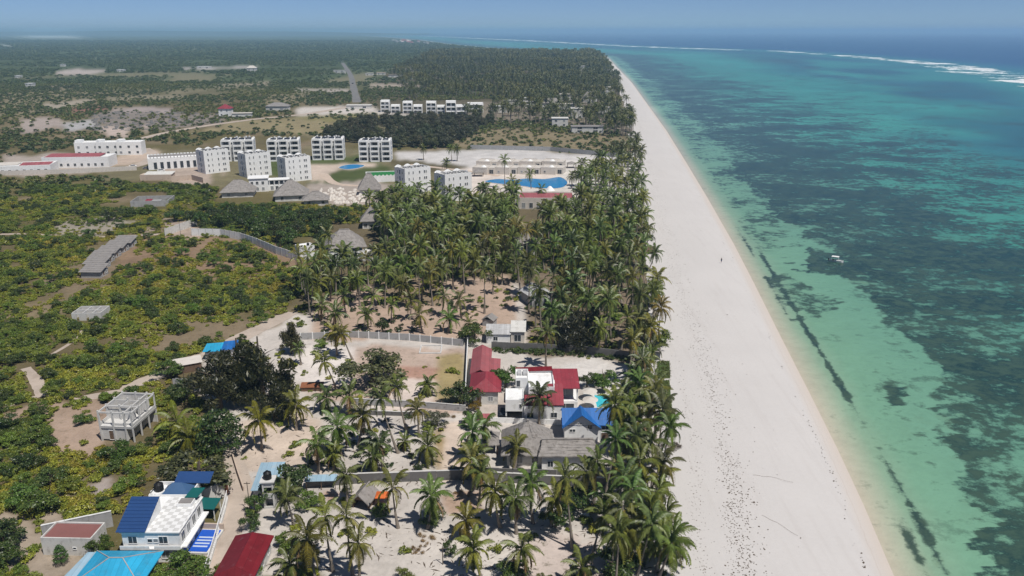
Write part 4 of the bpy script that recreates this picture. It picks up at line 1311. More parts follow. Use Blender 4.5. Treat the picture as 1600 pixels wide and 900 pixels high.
ysn = np.sqrt(640 ** 2 + rng.random(nS) * (2900 ** 2 - 640 ** 2))
vegx = np.interp(ysn, VEG[:, 1], VEG[:, 0])
wid = np.interp(ysn, [640, 750, 1000, 1600, 2900], [70, 150, 270, 430, 560])
xsn = vegx - wid * rng.random(nS) ** 1.1 - 1
pt_ = fbm(xsn, ysn, 60, 51, 3)
keep = (pt_ + .3 * rng.random(nS) > .565) & clear(xsn, ysn, 6) & (rng.random(nS) < np.clip(900 / ysn + .35, 0, 1) * np.where((ysn < 740) & (xsn < vegx - 45), .12, 1))
far_p = np.vstack([np.array(far_p).reshape(-1, 2), np.column_stack([xsn[keep], ysn[keep]])])
n = len(far_p)
tn = mixtint(far_p[:, 0], far_p[:, 1], n, [(0.075, 0.095, 0.034), (0.12, 0.135, 0.04), (0.19, 0.185, 0.052)], 90, 8)
nearp = far_p[:, 1] < 450
tn[nearp] = np.array(PALM_T)[rng.integers(0, 4, nearp.sum())] * (.8 + .4 * rng.random((nearp.sum(), 1)))
scatter('far_palms', 'mass of coconut palms along the coast beyond the hotel', 'palms', far_p, PALMF, (.85 + .45 * rng.random(n)) * np.clip(far_p[:, 1] / 1500, 1, 1.5), tn)
# small undergrowth between the grove palms
und = poisson([(552, 345), (640, 318), (760, 318), (1000, 318), (1012, 400), (1028, 545), (840, 545), (820, 470), (800, 430), (730, 440), (620, 430), (540, 430)], 420, 2.2, KEEP, 16)
und += poisson([(300, 355), (400, 330), (520, 338), (610, 372), (500, 402), (400, 378)], 260, 2.4, KEEP, 17)
und += poisson([(980, 900), (980, 690), (1000, 560), (1012, 560), (1018, 660), (1042, 720), (1042, 900)], 50, 2.2, (), 18)
und += poisson([(470, 680), (640, 650), (660, 740), (490, 742)], 34, 2.4, (), 19)
und += poisson([(770, 541), (905, 545), (985, 560), (985, 566), (905, 558), (770, 550)], 60, 1.3, (), 20)
und += poisson([(480, 530), (500, 475), (700, 470), (800, 440), (800, 525)], 46, 3.0, KEEP, 23)
und = np.array(und); n = len(und)
tn = mixtint(und[:, 0], und[:, 1], n, [(0.028, 0.048, 0.014), (0.042, 0.075, 0.017), (0.07, 0.11, 0.02)], 30, 9)
scatter('undergrowth', 'leafy undergrowth between the palms and trees', 'undergrowth', und, BUSH, .9 + 1.0 * rng.random(n), tn)
# ================================================================ buildings
m, N, L, b = nm('check_terrace')
tc = N.new('ShaderNodeTexCoord').outputs['Object']
ck = N.new('ShaderNodeTexChecker'); ck.inputs['Scale'].default_value = 1.15
ck.inputs['Color1'].default_value = (.74, .74, .73, 1); ck.inputs['Color2'].default_value = (.56, .555, .54, 1)
L.new(tc, ck.inputs['Vector'])
L.new(mixc(N, L, 1.0, ck.outputs[0], mth(N, L, 'MULTIPLY_ADD', tnoise(N, L, tc, .6, 5), .4, .8), 'MULTIPLY'), b.inputs['Base Color'])
b.inputs['Roughness'].default_value = .7
WINC = {}


def win_mesh(w, h, kind='window'):
    cur = kind == 'window' and random.random() < .28
    k = (round(w, 2), round(h, 2), kind, cur)
    if k not in WINC:
        q = MB()
        f = .07
        q.box(-w / 2 - f, -.07, -f, -w / 2, .03, h + f).box(w / 2, -.07, -f, w / 2 + f, .03, h + f)
        q.box(-w / 2, -.07, h, w / 2, .03, h + f).box(-w / 2, -.10, -f, w / 2, .03, 0)
        if kind == 'window' and w > .8:
            q.box(-.025, -.05, 0, .025, .03, h)
        q.box(-w / 2, -.025, 0, w / 2, .03, h, 1)
        WINC[k] = q.mesh(kind, ['white', 'wood' if kind == 'door' else 'curtain' if cur else 'window_dark'])
    return WINC[k]


def win(t, face, u, z, w=1.1, h=1.2, dims=None, kind='window', y0=0.0):
    """a framed opening on a face of a w x d body whose front stands at y0"""
    W, D = dims
    loc, rz = {'f': ((u, y0 - .005, z), 0), 'b': ((u, y0 + D + .005, z), math.pi), 'l': ((-W / 2 - .005, y0 + u, z), -math.pi / 2), 'r': ((W / 2 + .005, y0 + u, z), math.pi / 2)}[face]
    return link(kind, win_mesh(w, h, kind), t, loc, rz)


def parapet(q, x0, y0, x1, y1, z, h=.5, t=.2, mi=0):
    q.box(x0, y0, z, x1, y0 + t, z + h, mi).box(x0, y1 - t, z, x1, y1, z + h, mi)
    q.box(x0, y0 + t, z, x0 + t, y1 - t, z + h, mi).box(x1 - t, y0 + t, z, x1, y1 - t, z + h, mi)
    return q


def gable_y(q, x0, x1, y0, y1, ze, zr, over=.4, t=.14, mi=0):
    """two roof sheets with the ridge along y"""
    xm = (x0 + x1) / 2
    k = (zr - ze) / (xm - x0)
    q.slab([(x0 - over, y0 - over, ze - k * over), (xm, y0 - over, zr), (xm, y1 + over, zr), (x0 - over, y1 + over, ze - k * over)], t, mi)
    q.slab([(xm, y0 - over, zr), (x1 + over, y0 - over, ze - k * over), (x1 + over, y1 + over, ze - k * over), (xm, y1 + over, zr)], t, mi)
    return q


def gable_x(q, x0, x1, y0, y1, ze, zr, over=.4, t=.14, mi=0):
    ym = (y0 + y1) / 2
    k = (zr - ze) / (ym - y0)
    q.slab([(x0 - over, y0 - over, ze - k * over), (x1 + over, y0 - over, ze - k * over), (x1 + over, ym, zr), (x0 - over, ym, zr)], t, mi)
    q.slab([(x0 - over, ym, zr), (x1 + over, ym, zr), (x1 + over, y1 + over, ze - k * over), (x0 - over, y1 + over, ze - k * over)], t, mi)
    return q


def tri_walls_y(q, x0, x1, y, ze, zr, t=.2):
    xm = (x0 + x1) / 2
    for yy in y:
        q.add([(x0, yy, ze), (x1, yy, ze), (xm, yy, zr - .1), (x0, yy + t, ze), (x1, yy + t, ze), (xm, yy + t, zr - .1)], [(0, 1, 2), (5, 4, 3), (0, 3, 4, 1), (1, 4, 5, 2), (2, 5, 3, 0)])
    return q


def tri_walls_x(q, y0, y1, xs, ze, zr, t=.2):
    ym = (y0 + y1) / 2
    for xx in xs:
        q.add([(xx, y0, ze), (xx, y1, ze), (xx, ym, zr - .1), (xx + t, y0, ze), (xx + t, y1, ze), (xx + t, ym, zr - .1)], [(2, 1, 0), (3, 4, 5), (1, 4, 3, 0), (2, 5, 4, 1), (0, 3, 5, 2)])
    return q


def thatch_roof(t, x0, y0, x1, y1, ze, zr, inset=None, name='roof'):
    """shaggy hipped thatch in overlapping courses"""
    q = MB()
    n = 6
    w, d = x1 - x0, y1 - y0
    i = min(w, d) / 2 if inset is None else inset
    ix = i if w >= d else w / 2 - .05
    iy = i if d > w else d / 2 - .05
    for k in range(n):
        a, b_ = k / n, (k + 1.25) / n if k < n - 1 else 1.0
        za, zb = ze + (zr - ze) * a, ze + (zr - ze) * min(b_, 1)
        b_ = min(b_, 1)
        A = (x0 + ix * a, y0 + iy * a, x1 - ix * a, y1 - iy * a)
        B = (x0 + ix * b_, y0 + iy * b_, x1 - ix * b_, y1 - iy * b_)
        zz = za + .03 * k
        lo = []; hi = []
        for (u0, v0, u1, v1), ring, z in ((A, lo, zz + .06), (B, hi, zb + .02 * k)):
            m_ = 10
            cs = [(u0, v0), (u1, v0), (u1, v1), (u0, v1)]
            for e in range(4):
                p0, p1 = cs[e], cs[(e + 1) % 4]
                for s in range(m_):
                    f = s / m_
                    j = random.uniform(-.10, .10) if ring is lo else 0
                    ring.append((p0[0] + (p1[0] - p0[0]) * f + j, p0[1] + (p1[1] - p0[1]) * f + j, z + (random.uniform(-.12, .03) if ring is lo else 0)))
        m_ = len(lo)
        vs = lo + hi + [(p[0], p[1], p[2] - .22) for p in lo]
        q.add(vs, [(s, (s + 1) % m_, m_ + (s + 1) % m_, m_ + s) for s in range(m_)] + [(2 * m_ + s, 2 * m_ + (s + 1) % m_, (s + 1) % m_, s) for s in range(m_)])
    # ridge roll
    if w >= d:
        q.beam((x0 + ix - .2, (y0 + y1) / 2, zr + .12), (x1 - ix + .2, (y0 + y1) / 2, zr + .12), .5, .35)
    else:
        q.beam(((x0 + x1) / 2, y0 + iy - .2, zr + .12), ((x0 + x1) / 2, y1 - iy + .2, zr + .12), .5, .35)
    return q.build(name, 'thatch', t)


def tank(t, x, y, z, r=.65, h=1.3, name='water_tank'):
    q = MB()
    q.cyl(x, y, z, z + h * .35, r, r, 14).cyl(x, y, z + h * .35, z + h * .42, r * 1.05, r * 1.05, 14).cyl(x, y, z + h * .42, z + h * .8, r, r, 14).cyl(x, y, z + h * .8, z + h, r, r * .4, 14).cyl(x, y, z + h, z + h * 1.08, r * .3, r * .3, 10)
    return q.build(name, 'black_plastic', t)


# ---- compound wall builder: panels and posts are pieces of their own
def wall(name, label, px, h=2.0, mat='white_old', post=None, step=3.5, t=.18, cat='wall', z=0.0, group=None, coping=None, pw=.3, posth=.25):
    pts = [G(*p) for p in px]
    w = thing(name, label, cat, (*pts[0], z), 0, group)
    o = np.array(pts[0])
    for a, b_ in zip(pts[:-1], pts[1:]):
        a, b_ = np.array(a) - o, np.array(b_) - o
        ln = np.linalg.norm(b_ - a)
        n = max(1, int(round(ln / step)))
        ang = math.atan2(b_[1] - a[1], b_[0] - a[0])
        s = ln / n
        q = MB().box(0, -t / 2, -.1, s - .03, t / 2, h)
        if coping:
            q.box(0, -t / 2 - .05, h, s - .03, t / 2 + .05, h + .1, 1)
        me = q.mesh('panel', [mat, coping or mat])
        pme = MB().box(-pw / 2, -pw / 2, -.1, pw / 2, pw / 2, h + posth).mesh('post', post) if post else None
        for i in range(n):
            p = a + (b_ - a) * i / n
            link('panel', me, w, (p[0], p[1], random.uniform(-.04, .04)), ang)
            if post:
                link('post', pme, w, (p[0], p[1], 0), ang)
    return w


# ---- A: villa compound in the bottom corner
V = thing('villa', 'white two storey villa with a navy roof and a chequered roof terrace', 'house', (-56.5, 106.5))
q = MB().box(-4.5, 0, 0, 4.5, 9.6, 5.5).box(-4.8, -.6, 2.7, 4.7, 0, 2.9).box(-4.8, -.6, 2.9, -.2, -.5, 3.4).box(.6, -.6, 2.9, 4.7, -.5, 3.4).box(4.5, 0, 2.7, 5.4, 9.6, 2.9)
q.build('wall', 'white', V)
MB().box(-4.7, -.25, 5.5, 4.7, 9.8, 5.68).build('roof_slab', 'white', V)
MB().box(-.7, 0, 5.68, 4.55, 9.6, 5.72).build('terrace', 'check_terrace', V)
q = MB()
for k in range(10):     # stepped roof courses
    y0, y1 = -.5 + k * .62, -.5 + (k + 1) * .62 + .08
    z0, z1 = 5.85 + k * .24, 5.85 + (k + 1) * .24
    q.slab([(-5.1, y0, z0 + .06), (-.55, y0, z0 + .06), (-.55, y1, z1), (-5.1, y1, z1)], .1)
q.build('roof', 'navy_roof', V)
q = MB()
for xx in (-4.7, -.75):
    q.add([(xx, -.2, 5.68), (xx, 5.7, 5.68), (xx, 5.7, 8.05), (xx + .18, -.2, 5.68), (xx + .18, 5.7, 5.68), (xx + .18, 5.7, 8.05)], [(2, 1, 0), (3, 4, 5), (0, 1, 4, 3), (1, 2, 5, 4), (2, 0, 3, 5)])
q.box(-4.5, 5.5, 5.68, -.78, 5.68, 8.0)
q.build('gable_wall', 'white', V)
for u in (-2.9, 1.9):
    win(V, 'f', u, 3.5, 1.3, 1.25, (9, 9.6)); win(V, 'f', u, .8, 1.2, 1.25, (9, 9.6))
for u in (-.2, .7):
    win(V, 'f', u, 3.7, .7, .6, (9, 9.6)); win(V, 'f', u, 1.1, .7, .6, (9, 9.6))
for u in (1.2, 3.4, 5.6, 7.8):
    win(V, 'r', u, 3.3, 1.2, 1.6, (9, 9.6)); win(V, 'r', u, .6, 1.2, 1.6, (9, 9.6))
q = MB().box(-4.4, 9.7, 0, 2.6, 14.0, 5.3)
parapet(q, -4.4, 9.7, 2.6, 14.0, 5.3, .7)
q.build('rear_wing', 'white', V)
MB().hip(-2.9, 10.0, 2.3, 13.7, 5.35, 7.1).build('roof', 'slate_blue_roof', V)
MB().slab([(-1.5, 13.2, 6.2), (4.6, 13.2, 6.2), (4.6, 15.6, 7.0), (-1.5, 15.6, 7.0)], .12).build('roof', 'navy_roof', V)
MB().cyl(-3.4, 11.0, 5.3, 6.0, 1.2, 1.2, 8).build('tank_stand', 'white', V)
tank(V, -3.2, 11.2, 6.0, .75, 1.5)
MB().slab([(2.2, 8.4, 6.4), (4.3, 8.4, 6.4), (4.9, 10.6, 6.9), (2.8, 10.6, 6.9)], .1).build('awning', 'teal_roof', V)
q = MB().box(1.6, 6.6, 5.72, 4.0, 8.3, 6.3)
q.build('stair_head', 'white', V)
MB().box(1.8, 6.75, 6.3, 3.85, 8.2, 6.42).build('skylight', 'grey_roof', V)
A_ = thing('annexe', 'low grey annexe with a flat brown roof beside the villa', 'building', (-71, 108.2), R(-2))
q = MB().box(-4.1, 0, 0, 4.1, 4.4, 2.9)
parapet(q, -4.1, 0, 4.1, 4.4, 2.9, .35)
q.build('wall', 'white_old', A_)
MB().box(-3.85, .25, 2.9, 3.85, 4.15, 3.05).build('roof', 'brown_roof', A_)
win(A_, 'f', 1.2, 1.2, .5, .35, (8.2, 4.4))
wall('compound_wall', 'tall grey plastered wall running behind the annexe', [(69, 846), (178, 822)], 3.0, 'grey_wall', None, 4.0, .2, coping='white')
wall('compound_wall', 'stained plaster wall rising behind the villa terrace', [(286, 800), (320, 786), (352, 775)], 2.8, 'white_old', None, 4.0, .2, coping='grey_wall')
T_ = thing('pavilion', 'pavilion with a bright turquoise hipped metal roof', 'building', (-59.1, 96.8))
MB().hip(-5.4, 0, 5.0, 8.4, 3.1, 4.9).build('roof', 'turquoise_roof', T_)
q = MB()
c_ = [(-5.4, 0), (5.0, 0), (5.0, 8.4), (-5.4, 8.4)]
for (cx0, cy0), rx in zip(c_, (-1.2, .8, .8, -1.2)):
    q.beam((cx0, cy0, 3.14), (rx, 4.2, 4.96), .14, .1)
q.beam((-1.2, 4.2, 4.96), (.8, 4.2, 4.96), .16, .1)
q.build_each('ridge_cap', 'grey_wall', T_)
q = MB().box(-4.6, .6, 0, 4.2, 7.8, 2.95)
q.build('wall', 'white', T_)
MB().slab([(-8.0, 1.0, 2.5), (-5.7, 1.0, 2.5), (-5.2, 8.6, 2.7), (-7.0, 8.6, 2.7)], .12).build('side_roof', 'pale_blue_roof', T_)
# pool yard with blue cover between the villa and the lane
x0, y0 = G(307, 868)
P_ = thing('covered_pool', 'small pool under a blue striped cover beside the lane fence', 'pool', (x0, y0), R(-3))
MB().box(-1.9, 0, 0, 1.9, 6.4, .5).build('basin', 'white_old', P_)
MB().box(-1.6, .3, .5, 1.6, 6.1, .58).build('cover', 'blue_tarp', P_)
for k in range(4):
    MB().box(-1.2, 1.4 + .8 * k, .58, 1.2, 1.75 + .8 * k, .62).build('stripe', 'light_tarp', P_)
MB().box(-2.0, 6.4, 0, 1.9, 6.7, 1.5).build('end_wall', 'paving', P_)
O_ = thing('shade_roof', 'dark teal shade roof beside the pool yard', 'canopy', G(322, 815), R(-3))
MB().slab([(-1.8, 0, 2.5), (1.7, 0, 2.5), (1.7, 3.0, 2.8), (-1.8, 3.0, 2.8)], .1).build('roof', 'teal_roof', O_)
q = MB()
for xx in (-1.6, 1.5):
    for yy in (.2, 2.8):
        q.box(xx - .06, yy - .06, 0, xx + .06, yy + .06, 2.45)
q.build('frame', 'white', O_)
O_ = thing('gate_roof', 'small blue gate roof at the lane corner', 'canopy', G(346, 776), R(10))
MB().slab([(-1.3, 0, 2.6), (1.3, 0, 2.6), (1.3, 1.9, 3.0), (-1.3, 1.9, 3.0)], .1).build('roof', 'navy_roof', O_)
MB().box(-1.1, .3, 0, 1.0, 1.6, 2.5).build('wall', 'rust', O_)
# white railing along the lane
pts = [G(*p) for p in ((356, 782), (352, 800), (346, 820), (338, 850), (326, 890), (322, 905))]
Rl = thing('railing', 'white slatted railing between the villa yard and the lane', 'fence', pts[0])
for a, b_ in zip(pts[:-1], pts[1:]):
    a, b_ = np.array(a) - pts[0], np.array(b_) - pts[0]
    ln = np.linalg.norm(b_ - a); ang = math.atan2(b_[1] - a[1], b_[0] - a[0])
    q = MB().box(0, -.08, 0, ln - .02, .08, .7).box(0, -.05, 2.0, ln - .02, .05, 2.12).box(0, -.05, .9, ln - .02, .05, 1.0)
    link('rail', q.mesh('rail', 'white'), Rl, (a[0], a[1], 0), ang)
    sm_ = MB().box(-.05, -.04, .7, .05, .04, 2.0).mesh('slat', 'white')
    for k in range(int(ln / .55)):
        p = a + (b_ - a) * (k + .5) * .55 / ln
        link('slat', sm_, Rl, (p[0], p[1], 0), ang)

# ---- B: house with the dark red roof
B_ = thing('red_roof_house', 'low house under a plain dark red roof at the bottom edge', 'house', (-41.3, 99.4))
MB().hip(-3.1, 0, 3.1, 10.0, 2.9, 4.1, .8).build('roof', 'maroon_roof', B_)
MB().box(-2.6, .6, 0, 2.6, 9.4, 2.78).build('wall', 'white_old', B_)
for yy in (2, 5, 8):
    win(B_, 'r', yy - .6, .9, .9, 1.1, (5.2, 8.8), y0=.6)

# ---- C: small house with pale blue roof and tank tower
C_ = thing('tank_house', 'small concrete house with a pale blue roof', 'house', (-44.0, 123.6), R(4))
MB().box(-2.0, 0, 0, 2.0, 7.6, 2.5).build('wall', 'concrete', C_)
MB().slab([(-2.3, -.5, 2.6), (2.2, -.5, 2.6), (2.2, 8.0, 3.3), (-2.3, 8.0, 3.3)], .1).build('roof', 'pale_blue_roof', C_)
win(C_, 'f', -.9, .9, .7, .8, (4, 7.6))
C2 = thing('tank_tower', 'square concrete tower carrying a black water tank', 'tower', (-42.6, 121.3), R(4))
q = MB().box(-.95, 0, 0, -.7, 1.9, 5.2).box(.7, 0, 0, .95, 1.9, 5.2).box(-.7, .1, 0, .7, .3, .4).box(-.7, .1, 1.9, .7, .3, 3.0).box(-.7, .1, 4.2, .7, .3, 5.2).box(-.7, 1.6, 0, .7, 1.9, 5.2)
q.build('wall', 'concrete', C2)
MB().box(-1.3, -.2, 5.2, 1.25, 2.2, 5.4).build('platform', 'concrete', C2)
tank(C2, -.1, 1.1, 5.4, .7, 1.45)

# ---- D: unfinished concrete frame
D_ = thing('unfinished_house', 'unfinished roofless concrete house of columns and beams in the scrub', 'house', (-81.2, 145.3), R(-5))
q = MB()
xs4, ys4 = (-2.7, .2, 2.7), (0.15, 3.1, 6.2, 9.2)
for xx in xs4:
    for yy in ys4:
        q.box(xx - .16, yy - .16, 0, xx + .16, yy + .16, 6.9)
for yy in ys4:
    q.box(-.0 + 4.05, yy - .13, 0, 4.3, yy + .13, 6.9)
q.build_each('column', 'concrete', D_)
q = MB()
for z in (3.3, 6.62):
    for yy in (ys4 if z < 4 else (ys4[0], ys4[1], ys4[3])):
        q.box(-2.7, yy - .12, z - .3, 4.3, yy + .12, z + .002 * yy)
    for xx in ((-2.7, 2.7) if z > 4 else xs4) + (4.18,):
        q.box(xx - .11, .15, z - .28, xx + .11, 9.2, z + .012)
q.build_each('beam', 'concrete', D_)
MB().box(-2.85, 0, 3.32, 4.35, 9.35, 3.5).build('floor_slab', 'concrete', D_)
q = MB()
q.box(-2.6, .22, .4, .1, .36, 3.0).box(-2.6, 3.3, 3.5, .1, 3.45, 5.6).box(-2.75, .3, 3.5, -2.6, 3.0, 4.2).box(-2.78, .3, .3, -2.6, 9.1, 3.0).box(-2.75, 3.3, 3.5, -2.6, 6.0, 6.3).box(-2.6, 6.3, 3.5, .1, 6.45, 6.3).box(.35, 6.3, 3.5, 2.6, 6.45, 6.3).box(-2.6, 9.15, 3.5, 2.6, 9.3, 6.3)
q.box(-.0 + 4.2, .3, 3.5, 4.32, 9.1, 4.1).box(2.62, 3.3, .3, 2.75, 6.0, 3.0).box(2.62, 6.4, .3, 2.75, 9.1, 3.0).box(-2.6, 9.16, 0, 4.1, 9.28, 3.0).box(.25, .22, 3.5, 2.6, .34, 4.1)
q.box(2.62, 3.3, 3.5, 2.75, 4.2, 6.3).box(2.62, 5.2, 3.5, 2.75, 9.1, 6.3).box(-2.76, 6.3, 3.5, -2.61, 9.1, 6.3).box(.13, 3.5, 3.5, .27, 6.2, 6.3).box(.3, 3.3, 3.5, 2.6, 3.44, 5.9).box(.25, .22, .3, 2.6, .35, 3.0).box(2.63, .3, .3, 2.76, 3.0, 3.0)
q.build('block_wall', 'concrete', D_)
win(D_, 'f', -.6, .4, .9, 2.0, (5.5, 9), 'door', .21)

# ---- E: shacks by the lane
x0, y0 = G(345, 562)
E_ = thing('blue_roof_shack', 'shack with bright blue sheet roof under the feathery trees', 'shack', (x0, y0), R(12))
MB().slab([(-4.2, 0, 2.5), (.2, -.3, 2.5), (.6, 4.2, 3.1), (-3.6, 4.2, 3.1)], .1).build('roof', 'turquoise_roof', E_)
MB().slab([(.3, -.2, 2.7), (4.2, 0, 2.7), (4.2, 4.6, 3.3), (.7, 4.4, 3.3)], .1).build('roof', 'blue_roof', E_)
MB().box(-3.7, .4, 0, 3.8, 4.0, 2.45).build('wall', 'tin_roof', E_)
win(E_, 'f', -1, .1, .9, 1.9, (7.5, 3.6), 'door', .4)
x0, y0 = G(296, 582)
E2 = thing('tin_shack', 'patched shack with a rusty tin roof at the lane bend', 'shack', (x0, y0), R(28))
MB().box(-3, 0, 0, 3, 3.2, 2.2).build('wall', 'wood', E2)
MB().slab([(-3.3, -.3, 2.3), (3.3, -.3, 2.3), (3.3, 3.5, 2.8), (-3.3, 3.5, 2.8)], .08).build('roof', 'beige', E2)
tank(E2, 2.0, -1.3, 0, .6, 1.4)
x0, y0 = G(286, 604)
E3 = thing('tin_fence', 'corrugated tin screen below the patched shack', 'fence', (x0, y0), R(-4))
for k in range(6):
    MB().box(-2.4 + k * .82, random.uniform(-.06, .06), 0, -2.4 + k * .82 + .78, .09, random.uniform(1.9, 2.3)).build('sheet', 'tin_roof', E3)

# ---- F: long house with red roofs
F_ = thing('long_red_house', 'long narrow house with two red metal roofs beside the bare lot', 'house', (-6.2, 161.8))
q = MB().box(-2.6, .5, 0, 3.0, 9.6, 3.3).box(-3.4, 9.8, 0, .8, 25.4, 3.2)
q.build('wall', 'white_old', F_)
MB().hip(-3.4, 0, 3.8, 10.2, 3.4, 5.3, 3.2).build('roof', 'red_roof', F_)
gable_y(MB(), -3.5, .9, 10.25, 25.4, 3.3, 4.4, .25).build('roof', 'pink_roof', F_)
MB().slab([(1.1, 13.5, 2.9), (3.4, 13.5, 2.7), (3.4, 20.5, 2.7), (1.1, 20.5, 2.9)], .1).build('lean_to', 'pink_roof', F_)
win(F_, 'f', -1.2, .05, 1.0, 2.1, (5.6, 9), 'door', .5); win(F_, 'f', 1.4, .9, 1.0, 1.1, (5.6, 9), y0=.5)
wall('lot_wall', 'thin white wall beside the long red roofed house', [(731, 537), (729, 580), (727, 634)], 1.9, 'white', None, 3.5)
x0, y0 = G(719, 658)
O_ = thing('gatehouse', 'tiny red roofed gatehouse beside the driveway', 'shed', (-6.6, 151.5))
MB().box(-1.5, 0, 0, 1.5, 1.2, 1.9).build('wall', 'white_old', O_)
MB().slab([(-2.0, -.3, 2.0), (2.0, -.3, 2.0), (2.0, 1.5, 2.5), (-2.0, 1.5, 2.5)], .1).build('roof', 'pink_roof', O_)

# ---- G: white villa with red roof panels
G_ = thing('modern_villa', 'white cubic villa with sloping red roof panels', 'house', (4.8, 154.2))
q = MB().box(-6.2, .4, 2.2, -2.3, 6.2, 4.7).box(-6.2, .6, 0, -5.9, 6.2, 2.2).box(-2.6, .6, 0, -2.3, 6.2, 2.2).box(-5.9, 5.9, 0, -2.6, 6.2, 2.2)
parapet(q, -6.2, .4, -2.3, 6.2, 4.7, .25, .15)
q.build('garage_wing', 'white', G_)
q = MB().box(-4.0, 6.4, 0, -1.2, 11.4, 7.0)
parapet(q, -4.0, 6.4, -1.2, 11.4, 7.0, .3, .15)
q.build('stair_tower', 'white', G_)
win(G_, 'f', -3.4, 5.2, .8, 1.5, (0, 0), y0=6.4)
q = MB().box(-1.2, 3.0, 0, 4.4, 12, 6.2).box(-2.2, 0, 0, 6.0, 3.0, 3.6)
parapet(q, -1.2, 3.0, 4.4, 12, 6.2, .5, .18)
q.box(4.4, 4.2, 0, 9.6, 11.6, 2.7).box(4.4, 4.6, 2.7, 4.6, 11.6, 6.4).box(9.35, 4.4, 2.7, 9.6, 4.65, 5.9).box(4.6, 11.3, 2.7, 9.6, 11.6, 6.4)
q.build('wall', 'white', G_)
MB().slab([(4.3, 4.0, 5.9), (10.0, 4.0, 5.9), (10.0, 12.0, 7.1), (4.3, 12.0, 7.1)], .14).build('roof', 'red_roof', G_)
MB().slab([(2.9, -.2, 4.0), (6.3, -.2, 4.0), (6.3, 5.0, 6.6), (2.9, 5.0, 6.6)], .14).build('roof', 'red_roof', G_)
MB().slab([(-2.1, .2, 3.7), (2.7, .2, 3.7), (2.7, 2.9, 4.9), (-2.1, 2.9, 4.9)], .12).build('roof', 'red_roof', G_)
MB().slab([(-4.0, 11.5, 6.6), (4.3, 11.5, 6.9), (4.3, 12.9, 7.3), (-4.0, 12.9, 7.0)], .12).build('roof', 'maroon_roof', G_)
q = MB()
for u in (-3.6, -2.4):
    q.box(u, 8.2, 7.0, u + .9, 10.4, 7.5)
q.build_each('solar_tank', 'tin_roof', G_)
for u in (-.9, 4.2):
    win(G_, 'f', u, .9, 1.3, 1.2, (0, 0))
win(G_, 'f', -3.0, 3.0, .5, .9, (0, 0), y0=.4)
win(G_, 'f', 7.0, 3.0, 3.4, 2.0, (0, 0), y0=6.4)
win(G_, 'f', 7.0, .3, 3.6, 1.9, (0, 0), y0=4.2)
wall('villa_wall', 'low white wall in front of the cubic villa', [(752, 660), (800, 661), (882, 664)], 1.2, 'white', None, 4)
wq = MB()
for k in range(12):
    a0, a1 = k * .5236, (k + 1) * .5236
    wq.add([(0, -.1, 0), (.33 * math.cos(a0), -.1, .33 * math.sin(a0)), (.33 * math.cos(a1), -.1, .33 * math.sin(a1)), (0, .1, 0), (.33 * math.cos(a0), .1, .33 * math.sin(a0)), (.33 * math.cos(a1), .1, .33 * math.sin(a1))], [(0, 1, 2), (5, 4, 3), (1, 4, 5, 2)])
wme = wq.mesh('wheel', 'cloth_dark')


def car(label, px, py, rz, mat):
    O_ = thing('parked_car', label, 'car', G(px, py), R(rz))
    q = MB().prism([(-2.1, -.85), (2.1, -.85), (2.15, 0), (2.1, .85), (-2.1, .85), (-2.15, 0)], .35, .95)
    q.prism([(-.95, -.6), (.48, -.6), (.48, .6), (-.95, .6)], 1.502, 1.53)
    q.build('body', mat, O_)
    MB().add([(-1.5, -.78, .95), (1.3, -.78, .95), (1.3, .78, .95), (-1.5, .78, .95), (-1.0, -.62, 1.5), (.5, -.62, 1.5), (.5, .62, 1.5), (-1.0, .62, 1.5)], [(0, 1, 5, 4), (1, 2, 6, 5), (2, 3, 7, 6), (3, 0, 4, 7), (4, 5, 6, 7)]).build('cabin', 'window_dark', O_)
    for xx in (-1.35, 1.35):
        for yy in (-.8, .8):
            link('wheel', wme, O_, (xx, yy, .33))


car('dark car parked under the wall beside the cubic villa', 787, 650, 85, 'black_plastic')
car('white car parked on the drive beside the red roofed hall', 208, 261, 20, 'white')
car('white car parked in front of the arcaded hall', 252, 268, 30, 'white')
car('grey car parked beside the pale roofed shed', 229, 264, 15, 'grey_roof')
car('dark car driving on the far asphalt road', 551, 131, 82, 'black_plastic')

# ---- H: house with blue gable roof
H_ = thing('blue_roof_house', 'white house with a bright blue cross gabled roof', 'house', (14.6, 145.2))
q = MB().box(-3.9, 0, 0, 2.9, 6.2, 3.7).box(2.9, .5, 0, 6.0, 6.2, 3.9)
tri_walls_y(q, -3.9, 2.9, (0.003,), 3.7, 6.15)
q.build('wall', 'white', H_)
r_ = MB()
gable_y(r_, -3.9, 2.9, -.2, 3.2, 3.9, 6.4, .55)
gable_x(r_, -3.9, 6.0, .5, 6.4, 4.1, 6.0, .5)
r_.build('roof', 'blue_roof', H_)
for u, z, w_, h_ in ((-.9, 3.9, .9, .45), (1.2, 3.0, .9, .9), (-2.6, 2.3, .5, .6), (-2.0, 2.3, .5, .6)):
    win(H_, 'f', u, z, w_, h_, (0, 0))
win(H_, 'f', 4.4, 2.5, 1.4, 1.0, (0, 0), y0=.5)
win(H_, 'f', 4.4, .05, 1.5, 1.8, (0, 0), 'door', y0=.5)
for u in (1.2, 4.4):
    win(H_, 'r', u, 2.6, 1.0, 1.0, (12, 5.7), y0=.5)

